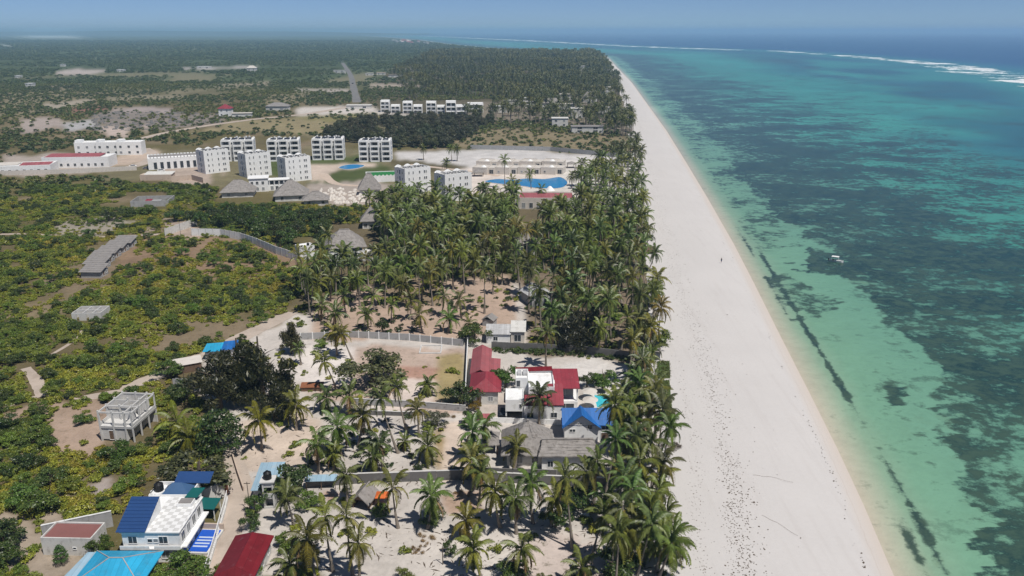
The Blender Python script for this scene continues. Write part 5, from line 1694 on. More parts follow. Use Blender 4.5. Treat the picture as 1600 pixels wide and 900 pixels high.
# ---- pool, paving, parasols
S_ = thing('swimming_pool', 'bright aqua swimming pool beside the blue roofed house', 'pool', (20.7, 160.8))
q = MB().box(-4.2, -2, .0, 2.6, -.05, .12).box(-4.2, 6.2, .0, 2.6, 7.4, .12).box(-4.2, -.05, 0, -1.75, 6.2, .12).box(1.75, -.05, 0, 2.6, 6.2, .12)
q.build('deck', 'white_old', S_)
MB().box(-1.75, -.05, .0, 1.75, 6.2, .05).build('water', 'pool_aqua', S_)
for px, py, k in ((921, 624, 'upper'), (922, 638, 'lower')):
    x0, y0 = G(px, py)
    O_ = thing('parasol', 'round beige parasol beside the aqua pool, the %s of two' % k, 'parasol', (x0, y0))
    MB().cyl(0, 0, .1, 2.4, .04, .04, 8).build('pole', 'white_old', O_)
    MB().cyl(0, 0, 2.15, 2.75, 1.75, .08, 16).build('canopy', 'beige', O_)

# ---- I: thatched pavilion and thatched long house
I_ = thing('thatched_pavilion', 'thatched pavilion with a tall peaked roof behind the dark wall', 'house', (2.9, 134.6))
thatch_roof(I_, -5.0, 0, 5.4, 10.4, 2.9, 7.6)
q = MB().box(-3.9, 1, 0, 4.2, 9.4, 2.95)
q.build('wall', 'white_old', I_)
win(I_, 'f', -1.5, .8, 1.2, 1.3, (0, 0), y0=1); win(I_, 'f', 1.5, .8, 1.2, 1.3, (0, 0), y0=1)
I2 = thing('thatched_house', 'long white house under a ragged thatched roof', 'house', (10.9, 133.2))
thatch_roof(I2, -5.9, 0, 5.4, 6.2, 3.6, 5.4, .9)
MB().box(-5.2, .7, 0, 4.9, 5.6, 3.5).build('wall', 'white', I2)
for u in (-3.6, -.6, 2.6):
    win(I2, 'f', u, .9, 1.0, 1.2, (0, 0), y0=.7)
O_ = thing('thatched_porch', 'small thatched porch beside the driveway', 'shelter', G(766, 712))
thatch_roof(O_, -1.6, 0, 1.8, 5.4, 2.3, 3.3)
q = MB()
for xx in (-1.2, 1.4):
    for yy in (.5, 4.9):
        q.cyl(xx, yy, 0, 2.3, .1, .1, 6)
q.build_each('post', 'wood', O_)

# ---- J, L: houses inside the grove
x0, y0 = G(783, 537)
J_ = thing('tin_roof_house', 'white house with pale tin roofs inside the palm grove', 'house', (x0, y0), R(-2))
MB().box(-4.0, 0, 0, 2.4, 5.6, 2.7).build('wall', 'white', J_)
MB().slab([(-4.3, -.3, 2.8), (2.6, -.3, 2.8), (2.6, 5.8, 3.5), (-4.3, 5.8, 3.5)], .1).build('roof', 'tin_roof', J_)
MB().box(2.6, .8, 0, 6.2, 7.6, 3.2).build('side_wing', 'beige', J_)
MB().slab([(2.4, .4, 3.3), (6.6, .4, 3.3), (6.6, 8.0, 3.8), (2.4, 8.0, 3.8)], .1).build('roof', 'white_old', J_)
win(J_, 'f', 4.4, .4, 1.8, 1.9, (0, 0), y0=.8); win(J_, 'f', -1.5, .9, 1.1, 1.1, (0, 0))
x0, y0 = G(762, 510)
O_ = thing('grey_shed', 'small shed with a dark grey gable roof in the grove', 'shed', (x0, y0), R(-20))
MB().box(-1.6, 0, 0, 1.6, 3, 2.0).build('wall', 'grey_wall', O_)
gable_y(MB(), -1.6, 1.6, 0, 3, 2.05, 3.0, .3, .1).build('roof', 'grey_roof', O_)
x0, y0 = G(848, 478)
L_ = thing('beach_bar', 'pale grey gabled house half hidden by palms', 'house', (x0, y0), R(24))
MB().box(-3.6, 0, 0, 3.6, 8.0, 3.4).build('wall', 'grey_wall', L_)
gable_y(MB(), -3.6, 3.6, 0, 8, 3.5, 5.2, .5).build('roof', 'tin_roof', L_)
win(L_, 'f', -1.3, 1, 1.2, 1.3, (0, 0)); win(L_, 'f', 1.3, 1, 1.2, 1.3, (0, 0))
x0, y0 = G(822, 402)
O_ = thing('thatched_house', 'grey thatched house deep in the palm grove', 'house', (x0, y0), R(4))
thatch_roof(O_, -4.6, 0, 4.6, 8.4, 5.2, 8.4)
MB().box(-3.8, .8, 0, 3.8, 7.6, 5.1).build('wall', 'white_old', O_)
win(O_, 'f', 0, 2.8, 1.4, 1.4, (0, 0), y0=.8)

# ---- K: hut, canopy, shed at the dark wall
x0, y0 = G(562, 797)
K_ = thing('thatched_hut', 'small gabled thatched hut on the white sand', 'hut', (x0, y0), R(-14))
gable_y(MB(), -1.6, 1.6, 0, 4.2, 1.7, 3.2, .3, .22).build('roof', 'thatch', K_)
q = MB().box(-1.5, .4, 0, -1.35, 4, 1.7).box(1.35, .4, 0, 1.5, 4, 1.7).box(-1.35, 3.8, 0, 1.35, 4, 1.7)
tri_walls_y(q, -1.5, 1.5, (.5,), 1.65, 3.0, .1)
q.build('wall', 'wood', K_)
x0, y0 = G(597, 793)
K2 = thing('orange_canopy', 'orange fabric canopy on posts beside the thatched hut', 'canopy', (x0, y0))
MB().hip(-1.2, 0, 1.2, 2.2, 1.9, 2.5).build('top', 'orange_tarp', K2)
q = MB()
for xx in (-1.05, 1.05):
    for yy in (.15, 2.05):
        q.cyl(xx, yy, 0, 1.8, .05, .05, 6)
q.build_each('post', 'wood', K2)
x0, y0 = G(502, 766)
K3 = thing('long_shed', 'long low shed with a grey sheet roof along the wall', 'shed', (x0, y0), R(3))
MB().slab([(-3, 0, 1.9), (2.8, 0, 1.9), (2.8, 1.8, 2.2), (-3, 1.8, 2.2)], .08).build('roof', 'pale_blue_roof', K3)
q = MB().box(-2.8, 1.5, 0, 2.6, 1.7, 1.9)
for xx in (-2.7, 0, 2.5):
    q.box(xx, .1, 0, xx + .1, .2, 1.85)
q.build('frame', 'wood', K3)
x0, y0 = G(487, 612)
K4 = thing('brick_heap', 'low rusty brick shelter on the white lot', 'shelter', (x0, y0), R(4))
MB().slab([(-2.6, 0, 1.1), (2.6, 0, 1.1), (2.6, 2.2, 1.5), (-2.6, 2.2, 1.5)], .1).build('roof', 'rust', K4)
MB().box(-2.4, .2, 0, 2.4, 2.0, 1.05).build('wall', 'wood', K4)
x0, y0 = G(672, 553)
K5 = thing('foundation', 'low rectangular house foundation on the pink lot', 'foundation', (x0, y0), R(1))
parapet(MB(), -2.9, 0, 2.9, 5.6, 0, .35, .3).build('kerb', 'concrete', K5)

# ---- walls
wall('fence_wall', 'long grey lot wall with white posts at the top of the bare lot', [(470, 531), (545, 527), (640, 532), (724, 541)], 1.9, 'grey_wall', 'white', 3.0, .16, posth=.15, pw=.26)
wall('lot_wall', 'low grey wall along the lower side of the bare lot', [(548, 632), (640, 636), (728, 643)], 1.5, 'grey_wall', None, 4, .18, coping='concrete')
wall('garden_wall', 'low stone garden wall below the bare lot', [(560, 648), (640, 650), (668, 648)], 1.0, 'dark_wall', None, 4, .2, coping='white_old')
wall('boundary_wall', 'dark stone wall with pale coping above the white sand yard', [(478, 762), (560, 755), (640, 752), (725, 749), (840, 757), (965, 762)], 2.0, 'dark_wall', None, 4.5, .25, coping='concrete')
wall('boundary_wall', 'second dark wall in front of the thatched house', [(700, 742), (780, 744), (870, 747), (975, 750)], 1.7, 'dark_wall', None, 4.5, .25)
wall('boundary_wall', 'dark wall behind the cubic villa garden', [(768, 546), (905, 552), (985, 562)], 2.2, 'dark_wall', None, 4.5, .22)
wall('lane_wall', 'sand coloured wall beside the sandy lane', [(363, 712), (372, 742), (381, 768)], 1.0, 'paving', None, 3.5, .2)
wall('hotel_wall', 'long grey wall behind the hotel sand field', [(735, 233), (860, 236), (985, 248)], 3.0, 'grey_wall', None, 8, .3)
wall('school_wall', 'long beige wall in front of the red roofed halls', [(0, 274), (110, 271), (214, 266)], 2.6, 'beige', None, 7, .25)
wall('white_wall', 'short white wall climbing to the panel wall', [(258, 369), (309, 351)], 3.0, 'white_old', None, 4, .25)
wall('white_wall', 'white wall descending through the palms below the apartments', [(606, 350), (662, 316)], 2.6, 'white', None, 5, .25)
wall('panel_wall', 'curving wall of white panels at the edge of the dark wood', [(300, 368), (345, 369), (376, 375), (402, 384), (432, 397), (466, 408)], 3.0, 'white', 'white_old', 3.2, .14, posth=.1, pw=.24)
# ---- N: row of six bungalows with grey roofs, M: unfinished walls
for i, (px, py) in enumerate(((141, 435), (146, 422), (153, 413), (164, 405), (177, 396), (190, 388))):
    x0, y0 = G(px, py)
    t = thing('bungalow', ['grey roofed bungalow, lowest of the stepped row in the scrub', 'grey roofed bungalow, second from the bottom of the stepped row', 'grey roofed bungalow, third from the bottom of the stepped row', 'grey roofed bungalow, fourth from the bottom of the stepped row', 'grey roofed bungalow, fifth from the bottom of the stepped row', 'grey roofed bungalow, topmost of the stepped row'][i], 'bungalow', (x0, y0), R(-2), 'stepped row of bungalows')
    MB().box(-3.4, .6, 0, 3.4, 5.6, 2.2).build('wall', 'grey_wall', t)
    q = MB()
    for k in range(5):
        y1, y2 = k * 1.25, k * 1.25 + 1.32
        q.slab([(-3.9, y1, 2.15 + .30 * k + .05), (3.9, y1, 2.15 + .30 * k + .05), (3.9, y2, 2.15 + .30 * (k + 1)), (-3.9, y2, 2.15 + .30 * (k + 1))], .12)
    q.build('roof', 'grey_roof', t)
    win(t, 'r', 2, .2, 1.0, 1.7, (6.8, 5), 'door', .6); win(t, 'r', 4, .8, .8, .9, (6.8, 5), y0=.6)
x0, y0 = G(132, 501)
t = thing('unfinished_walls', 'roofless block walls of three rooms in the olive scrub', 'building', (x0, y0), R(3))
q = MB()
for xx in (-3.4, -.4, 2.4, 4.6):
    q.box(xx, 0, 0, xx + .2, 6.4, 2.3)
for yy, gaps in ((0, 1), (3.1, 0), (6.2, 0)):
    for a, b_ in ((-3.2, -2.2), (-1.4, -.4), (-.2, .6), (1.4, 2.4), (2.6, 3.2), (3.9, 4.6)) if gaps else ((-3.2, -.4), (-.2, 2.4), (2.6, 4.6)):
        q.box(a, yy, 0, b_, yy + .2, 2.3)
q.box(-3.2, .003, 1.9, 4.6, .197, 2.28)
q.build('block_wall', 'concrete', t)

# ---- O, P: thatched lodge and neighbours
x0, y0 = G(543, 417)
t = thing('thatched_lodge', 'large three storey lodge with a tall thatched roof', 'lodge', (x0, y0), R(16))
thatch_roof(t, -7.2, -1.2, 7.2, 11.8, 7.2, 12.4, 5.6)
MB().box(-5.6, 1.2, 0, 5.6, 10.6, 7.0).build('wall', 'white', t)
q = MB()
for z in (2.6, 5.0):
    q.box(-6.6, -.6, z, 6.6, 1.2, z + .2).box(-6.6, -.6, z + .2, 6.6, -.5, z + .9)
q.build('balcony', 'white', t)
q = MB()
for k in range(6):
    xx = -6.4 + k * 2.52
    q.box(xx, -.5, 0, xx + .22, -.28, 7.2)
q.build_each('column', 'white', t)
for u in (-3.8, -1.2, 1.4, 4):
    for z in (.3, 3.0, 5.3):
        win(t, 'f', u, z, 1.2, 1.7, (0, 0), y0=1.2)
for u in (2, 5, 8):
    win(t, 'r', u, 3.2, 1.1, 1.4, (11.2, 9.4), y0=1.2)
for nme, lab, px, py, w, d, ze, zr, rz in (
        ('thatched_house', 'thatched roof showing behind the large lodge', 580, 358, 9, 9, 3.4, 7.4, 8), ('thatched_house', 'long thatched roof at the edge of the dark wood', 371, 309, 17, 13, 2.8, 6.4, 10),
        ('thatched_house', 'broad thatched roof in front of the white house', 455, 315, 17, 15, 3.0, 7.6, 12), ('thatched_house', 'lower thatched roof beside the broad one', 494, 322, 13, 10, 2.8, 5.2, 12),
        ('thatched_house', 'peaked thatched roof beside the building rubble', 578, 306, 12, 10, 3.2, 8.6, 10), ('thatched_house', 'small thatched roof among palms below the hotel', 640, 322, 9, 8, 3.0, 6.0, 4)):
    x0, y0 = G(px, py)
    t = thing(nme, lab, 'house', (x0, y0), R(rz))
    thatch_roof(t, -w / 2, 0, w / 2, d, ze, ze + (zr - ze) * 1.4)
    MB().box(-w / 2 + .9, .9, 0, w / 2 - .9, d - .9, ze - .05).build('wall', 'white_old', t)
    for u in (-w / 4, w / 4):
        win(t, 'f', u, .8, 1.3, 1.4, (0, 0), y0=.9)
x0, y0 = G(481, 405)
t = thing('cube_house', 'windowless white cube house at the end of the panel wall', 'house', (x0, y0), R(34))
q = MB().box(-2.9, 0, 0, 2.9, 4.6, 4.6)
parapet(q, -2.9, 0, 2.9, 4.6, 4.6, .4, .2)
q.build('wall', 'white', t)
tank(t, 1.2, 2.0, 4.6, .5, 1.0)
win(t, 'r', 2.2, 2.4, .8, .9, (5.8, 4.6))
x0, y0 = G(575, 408)
t = thing('guest_cottage', 'small white cottage with a pyramid roof beside the lodge', 'cottage', (x0, y0), R(12))
MB().box(-2.6, 0, 0, 2.6, 5, 2.6).build('wall', 'white', t)
MB().hip(-3, -.4, 3, 5.4, 2.65, 4.2).build('roof', 'white_old', t)
win(t, 'f', 0, .8, 1.2, 1.2, (0, 0))
x0, y0 = G(420, 299)
t = thing('white_house', 'white two storey house with flat roofs and open verandas', 'house', (x0, y0), R(14))
q = MB().box(-9.5, 0, 0, 0, 9, 6.4).box(0, 1.5, 0, 10.5, 8, 3.0)
parapet(q, -9.5, 0, 0, 9, 6.4, .5, .25)
for k in range(5):
    q.box(.4 + k * 2.45, 1.5, 3.0, .8 + k * 2.45, 1.9, 5.4)
q.box(0, 1.3, 5.4, 10.7, 8, 5.7).box(0, 7.5, 3.0, 10.5, 8, 5.4)
q.build('wall', 'white', t)
MB().box(-10, -.5, 6.9, .4, 9.4, 7.15).build('roof', 'white', t)
for u in (-8, -5.4, -2.6):
    for z in (.8, 3.9):
        win(t, 'f', u, z, 1.2, 1.5, (0, 0))
for u in (1.8, 4.3, 6.8, 9.2):
    win(t, 'f', u, .5, 1.4, 1.9, (0, 0), y0=1.5); win(t, 'f', u, 3.2, 1.4, 1.8, (0, 0), y0=7.5)

# ---- R: apartment blocks of the hotel
AW, AD, AH = 20.0, 13.0, 12.8


def apart_meshes():
    """body with three balcony bays on the front (-y), plain windowed back"""
    fl = AH / 4
    q = MB().box(-AW / 2, 2.6, 0, AW / 2, AD, AH)
    bays = [(-AW / 2, -AW / 2 + 5.6), (-2.8, 2.8), (AW / 2 - 5.6, AW / 2)]
    for x0, x1 in bays:
        for xx in (x0, x1 - .5):
            q.box(xx, 0, 0, xx + .5, 2.6, AH + .3)
        for k in range(5):
            z = k * fl
            q.box(x0 + .5, 0, max(z - .25, 0), x1 - .5, 2.6, z + .1 if k < 4 else AH + .3)
            if k < 4:
                q.box(x0 + .5, 0, z + .1, x1 - .5, .18, z + .95)
        # curved gable over each bay
        n = 8
        pts = [(x0 + (x1 - x0) * i / n, AH + .3 + 1.0 * math.sin(math.pi * i / n)) for i in range(n + 1)]
        vs = [(x, 0, z) for x, z in pts] + [(x, .3, z) for x, z in pts]
        q.add(vs, [tuple(range(n, -1, -1)), tuple(range(n + 1, 2 * n + 2))] + [(i, i + 1, n + 2 + i, n + 1 + i) for i in range(n)])
    w = q
    parapet(w, -AW / 2 + .003, 2.6, AW / 2 - .003, AD - .003, AH, .7, .25)
    for k in range(7):      # notched parapet
        xx = -AW / 2 + 1.2 + k * 2.9
        w.box(xx, AD - .26, AH + .7, xx + 1.2, AD - .006, AH + 1.15)
    s = MB()
    for i in range(4):
        for j in range(3):
            xx, yy = -8.4 + i * 4.4, 4.0 + j * 2.6
            s.slab([(xx, yy, AH + .35), (xx + 3.3, yy, AH + .35), (xx + 3.3, yy + 1.7, AH + .95), (xx, yy + 1.7, AH + .95)], .08)
    st = MB().box(-AW / 2 - .12, 6.2, .6, -AW / 2 + .02, 7.4, 2.7)
    return w.mesh('wall', 'white'), s.mesh('solar_panels', 'solar'), st.mesh('stair_glazing', 'slate_blue_roof')


AWALL, ASOL, ASTAIR = apart_meshes()


RTANK = MB().cyl(0, 0, 0, 1.5, .7, .7, 10).cyl(0, 0, 1.5, 1.9, .7, .25, 10).mesh('roof_tank', 'tin_roof')


def apartment(px, py, rz, label, group, back):
    """back: the plain windowed side looks to the camera"""
    x0, y0 = G(px, py)
    t = thing('apartment_block', label, 'apartment block', (x0, y0), 0, group)
    a = R(rz)
    if back:
        t.rotation_euler = (0, 0, a + math.pi)
        k = AD
        t.scale = (.74, .9, 1)
        k = AD * .9
        t.location = (x0 - math.sin(a) * k, y0 + math.cos(a) * k, 0)
    else:
        t.rotation_euler = (0, 0, a)
    link('wall', AWALL, t)
    link('solar_array', ASOL, t)
    for k in range(3):
        link('roof_tank', RTANK, t, (random.uniform(-8, 8), random.uniform(10.4, 12), AH))
    fl = AH / 4
    for k in range(4):
        link('stair_window', ASTAIR, t, (0, 0, k * fl))
        o_ = link('stair_window', ASTAIR, t, (0, 0, k * fl)); o_.scale = (-1, 1, 1)
    for k in range(4):
        if back:
            for u in (-6.6, -5.2, -1.4, 3.6, 6.8):
                win(t, 'b', u, k * fl + 1.0, .9 if u != 3.6 else .6, 1.35, (AW, AD))
            for u in (4.2, 9.8):
                win(t, 'r', u, k * fl + 1.0, .8, 1.2, (AW, AD)); win(t, 'l', u, k * fl + 1.0, .8, 1.2, (AW, AD))
        else:
            for u in (-7.2, 0, 7.2):
                win(t, 'f', u, k * fl + .25, 3.0, 2.3, (AW, AD), 'window', 2.6)
            for u in (-3.6, 3.6):
                win(t, 'f', u, k * fl + 1.0, .8, 1.2, (AW, AD), 'window', 2.6)
            for u in (4.2, 9.8):
                win(t, 'r', u, k * fl + .6, 1.3, 1.8, (AW, AD))
    return t


for (px, py, rz), lab in zip(((373, 252, 11), (444, 252, 9), (513, 250, 6), (586, 253, 2)), ('first of the back row, beside the arcaded hall', 'second of the back row', 'third of the back row', 'fourth of the back row, nearest the dark trees')):
    apartment(px, py, rz, 'white four storey apartment block with balconies, ' + lab, 'back row of apartment blocks', False)
for (px, py, rz), lab in zip(((341, 270, 42), (406, 276, 40), (468, 283, 38)), ('first of the front row of three', 'middle of the front row of three', 'last of the front row of three, above the thatched roofs')):
    apartment(px, py, rz, 'plain backed white apartment block, ' + lab, 'front row of apartment blocks', True)
for (px, py, rz), lab in zip(((654, 303, 34), (717, 314, 32)), ('beside the green sports court', 'beside the large hotel pool')):
    apartment(px, py, rz, 'plain backed white apartment block ' + lab, 'apartment blocks by the pool', True)
# sports court
x0, y0 = G(606, 284)
t = thing('sports_court', 'green sports court inside a notched white wall', 'court', (x0, y0), R(12))
MB().box(-11, .5, 3.0, 13, 15, 3.1).build('turf', 'turf', t)
q = MB().box(-11.5, 0, 0, 13.5, 15.5, 2.95)
parapet(q, -11.5, 0, 13.5, 15.5, 2.95, .5, .3)
for k in range(12):
    q.box(-11.3 + k * 2.1, .002, 3.45, -10.3 + k * 2.1, .298, 3.9)
q.build('wall', 'white', t)


# hotel pools
def pond(name, label, pts, mat='pool_tile', deck='beige'):
    c = GP(pts)
    # smooth closed outline
    n = len(c); out = []
    for i in range(n):
        p0, p1, p2, p3 = c[i - 1], c[i], c[(i + 1) % n], c[(i + 2) % n]
        for s in range(6):
            t_ = s / 6
            out.append(.5 * (2 * p1 + (p2 - p0) * t_ + (2 * p0 - 5 * p1 + 4 * p2 - p3) * t_ ** 2 + (3 * p1 - p0 - 3 * p2 + p3) * t_ ** 3))
    o = c.mean(0)
    out = [tuple(p - o) for p in out]
    t = thing(name, label, 'pool', (*o, 0))
    MB().prism(out, 0, .10).build('water', mat, t)
    q = MB()
    m_ = len(out)
    for i in range(m_):
        a, b_ = Vector((*out[i], .12)), Vector((*out[(i + 1) % m_], .12))
        q.beam(a, b_, .6, .14)
    q.build('rim', deck, t)
    return t


pond('hotel_pool', 'large curving blue hotel pool on pale paving', [(757, 284), (775, 280), (800, 281), (825, 279), (850, 280), (875, 277), (887, 285), (880, 293), (860, 295), (835, 294), (815, 291), (785, 288)])
pond('small_pool', 'small oval blue pool in front of the back row of apartments', [(529, 262), (540, 258), (556, 257), (570, 259), (560, 263), (540, 265)])
# two rows of low villas
for r_, (py, x_) in enumerate(((263, (760, 794, 828, 863)), (273, (755, 790, 826, 862)))):
    for i, px in enumerate(x_):
        x0, y0 = G(px, py)
        t = thing('hotel_bungalow', 'low beige flat roofed hotel bungalow, %s of the %s row by the pool' % (('first', 'second', 'third', 'last')[i], ('rear', 'front')[r_]), 'bungalow', (x0, y0), R(-14), 'hotel bungalows by the pool')
        q = MB().box(-6.6, 0, 0, 2.2, 12, 3.8).box(2.2, 2.5, 0, 6.2, 12, 3.8)
        parapet(q, -6.6, 0, 2.2, 12, 3.8, .4, .3)
        q.build('wall', 'beige', t)
        MB().cyl(-1, 5, 3.8, 4.8, 1.6, .5, 12).build('dome', 'white', t)
        win(t, 'f', 4.2, .3, 2.4, 2.4, (0, 0), 'window', 2.5)
        win(t, 'f', -4.2, 1.0, 1.1, 1.2, (0, 0))
# reception with red flat roof
x0, y0 = G(853, 327)
t = thing('hotel_hall', 'long pale hotel hall with a dull red flat roof', 'hall', (x0, y0), R(-2))
q = MB().box(-13, 0, 0, 13, 14, 5.0)
parapet(q, -13, 0, 13, 14, 5.0, .4, .4)
q.box(-24, 8, 0, -13, 22, 4.2).box(13, 6, 0, 24, 18, 4.2)
parapet(q, -24, 8, -13, 22, 4.2, .4, .35); parapet(q, 13, 6, 24, 18, 4.2, .4, .35)
q.box(-22, 14.2, 0, 13, 22, 5.6)
q.build('wall', 'beige', t)
MB().box(-12.6, .4, 5.0, 12.6, 13.6, 5.12).build('roof', 'pink_roof', t)
MB().cyl(2, 18, 5.6, 7.6, 2.4, .6, 14).build('dome', 'white', t)
for k in range(7):
    win(t, 'f', -10.5 + k * 3.5, .6, 1.6, 2.4, (0, 0))
for i, (px, py, mat) in enumerate(((748, 275, 'thatch'), (893, 262, 'thatch'), (905, 270, 'thatch'), (940, 268, 'thatch'), (900, 308, 'wood'), (925, 315, 'wood'))):
    x0, y0 = G(px, py)
    t = thing('sun_shelter', 'open sun shelter on the pale hotel grounds among palms', 'shelter', (x0, y0), 0, 'sun shelters of the hotel')
    MB().hip(-3, -3, 3, 3, 2.6, 4.0).build('roof', mat, t)
    q = MB()
    for xx in (-2.6, 2.6):
        for yy in (-2.6, 2.6):
            q.cyl(xx, yy, 0, 2.5, .12, .12, 6)
    q.build_each('post', 'wood', t)
single_out([o for o in bpy.data.objects if o.get('group') == 'sun shelters of the hotel'], 'open sun shelter', [('the hotel bungalows', 880, 265), ('the hotel hall', 900, 315), ('the beach beside the hotel', 960, 268), ('the apartment block by the pool', 735, 285)])

# ---- S: halls on the left
x0, y0 = G(48, 272)
t = thing('red_roof_hall', 'long white hall with red roof panels at the picture edge', 'hall', (x0, y0), R(14))
q = MB().box(-24, 0, 0, 11, 16, 4.6)
parapet(q, -24, 0, 11, 16, 4.6, .5, .4)
q.build('wall', 'white', t)
MB().slab([(-6, .6, 4.8), (10.4, .6, 4.8), (10.4, 10, 5.6), (-6, 10, 5.6)], .15).build('roof', 'pink_roof', t)
MB().slab([(-22, 6, 4.9), (-8, 6, 4.9), (-8, 15, 5.3), (-22, 15, 5.3)], .15).build('roof', 'beige', t)
for k in range(9):
    win(t, 'f', -22 + k * 3.8, .8, 1.4, 2.0, (0, 0))
x0, y0 = G(118, 262)
t = thing('red_roof_hall', 'white hall with a long red roof beside the drive', 'hall', (x0, y0), R(6))
q = MB().box(-19, 0, 0, 20, 14, 6.0)
parapet(q, -19, 0, 20, 14, 6.0, .5, .4)
q.build('wall', 'white', t)
MB().slab([(-18.4, .5, 6.2), (14, .5, 6.2), (14, 13.5, 7.0), (-18.4, 13.5, 7.0)], .15).build('roof', 'pink_roof', t)
for k in range(9):
    win(t, 'f', -16 + k * 4, 1.0, 1.4, 1.6, (0, 0))
for i, (px, w) in enumerate(((138, 16), (170, 15), (203, 16))):
    x0, y0 = G(px, 243 - i * .5)
    t = thing('white_villa', 'plain white two storey villa behind the red roofed hall, %s of three' % ('first', 'second', 'third')[i], 'villa', (x0, y0), R(8), 'white villas behind the halls')
    q = MB().box(-w / 2, 0, 0, w / 2, 10, 8.2)
    parapet(q, -w / 2, 0, w / 2, 10, 8.2, .5, .3)
    q.box(-w / 2, 2, 8.2, -w / 2 + 4, 8, 10)
    q.build('wall', 'white', t)
    for k in range(3):
        for z in (1.0, 4.8):
            win(t, 'f', -w / 3 + k * w / 3, z, 1.5, 1.5, (0, 0))
x0, y0 = G(280, 263)
t = thing('arcaded_hall', 'white hall with a scalloped parapet and dark arches', 'hall', (x0, y0), R(24))
q = MB().box(-17, 0, 0, 17, 16, 6.6)
for k in range(18):
    a = -17 + k * 1.9
    q.prism([(a, .001), (a + 1.4, .001), (a + 1.4, .4), (a, .4)], 6.6, [7.0, 7.0, 7.6, 7.6][:4])
    q.prism([(a, 15.6), (a + 1.4, 15.6), (a + 1.4, 15.999), (a, 15.999)], 6.6, 7.3)
q.build('wall', 'white', t)
MB().box(-16.4, .8, 6.6, 16.4, 15.2, 6.75).build('roof', 'grey_roof', t)
for k in range(8):
    win(t, 'f', -13 + k * 3.7, .4, 1.8, 4.0, (0, 0), 'archway')
for k in range(3):
    win(t, 'l', 4 + k * 4, .8, 1.4, 2.6, (34, 16))
x0, y0 = G(245, 282)
t = thing('brick_shed', 'bare brick shed with a pale sheet roof', 'shed', (x0, y0), R(4))
MB().box(-9, 0, 0, 8, 7, 3.2).build('wall', 'paving', t)
MB().slab([(-7, .5, 3.3), (8.4, .5, 3.3), (8.4, 7.3, 4.0), (-7, 7.3, 4.0)], .12).build('roof', 'white_old', t)
wall('yard_wall', 'bare brick wall beside the pale roofed shed', [(268, 284), (300, 281), (318, 286)], 3.0, 'paving', None, 6, .25)
x0, y0 = G(232, 323)
t = thing('walled_plot', 'roofless grey walled plot hidden in the trees', 'ruin', (x0, y0), R(8))
q = parapet(MB(), -8, 0, 9, 13, 0, 2.8, .3)
q.box(1.5, 1, 0, 5.5, 4, 2.6)
q.build('block_wall', 'grey_wall', t)
MB().slab([(-1.5, .5, 2.7), (1.4, .5, 2.7), (1.4, 4, 3.0), (-1.5, 4, 3.0)], .1).build('roof', 'red_roof', t)

# ---- T: far buildings
for i, (px, py, w, h, st) in enumerate(((602, 175, 9, 11, 3), (618, 176, 9, 7, 2), (637, 177, 9.5, 11, 3), (653, 177, 9, 7.5, 2), (674, 178, 10, 11.5, 3), (689, 178, 8, 7.5, 2), (705, 180, 10, 13, 3), (721, 180, 10, 9, 2), (743, 176, 16, 9, 2))):
    x0, y0 = G(px, py)
    t = thing('terraced_villa', 'far white cubic villa of the stepped terrace, number %s from the road' % ('one', 'two', 'three', 'four', 'five', 'six', 'seven', 'eight', 'nine')[i], 'villa', (x0, y0), R(4), 'far white terraced villas')
    q = MB().box(-w / 2, 0, 0, w / 2, 12, h)
    parapet(q, -w / 2, 0, w / 2, 12, h, .6, .3)
    q.box(-w / 2, -1.5, 0, -w / 2 + .6, 0, h * .9).box(w / 2 - .6, -1.5, 0, w / 2, 0, h * .9)
    for k in range(st):
        q.box(-w / 2 + .6, -1.5, (k + .85) * h / st - .4, w / 2 - .6, 0, (k + .85) * h / st)
    q.build('wall', 'white', t)
    for k in range(st):
        for u in (-w / 4, w / 4):
            win(t, 'f', u, k * h / st + .5, w * .3, h / st * .55, (0, 0))


def far_house(name, lab, px, py, w, d, h, wm, rm, zr=None, rz=0, cat='house'):
    x0, y0 = G(px, py)
    t = thing(name, lab, cat, (x0, y0), R(rz))
    MB().box(-w / 2, 0, 0, w / 2, d, h).build('wall', wm, t)
    if zr:
        MB().hip(-w / 2 - .8, -.8, w / 2 + .8, d + .8, h + .1, zr).build('roof', rm, t)
    else:
        MB().box(-w / 2 - .5, -.5, h + .01, w / 2 + .5, d + .5, h + .4).build('roof', rm, t)
    for u in (-w / 4, w / 4):
        for z in ([.8] if h < 5 else [.8, h / 2 + .8]):
            win(t, 'f', u, z, w * .14, 1.6, (0, 0))
    return t


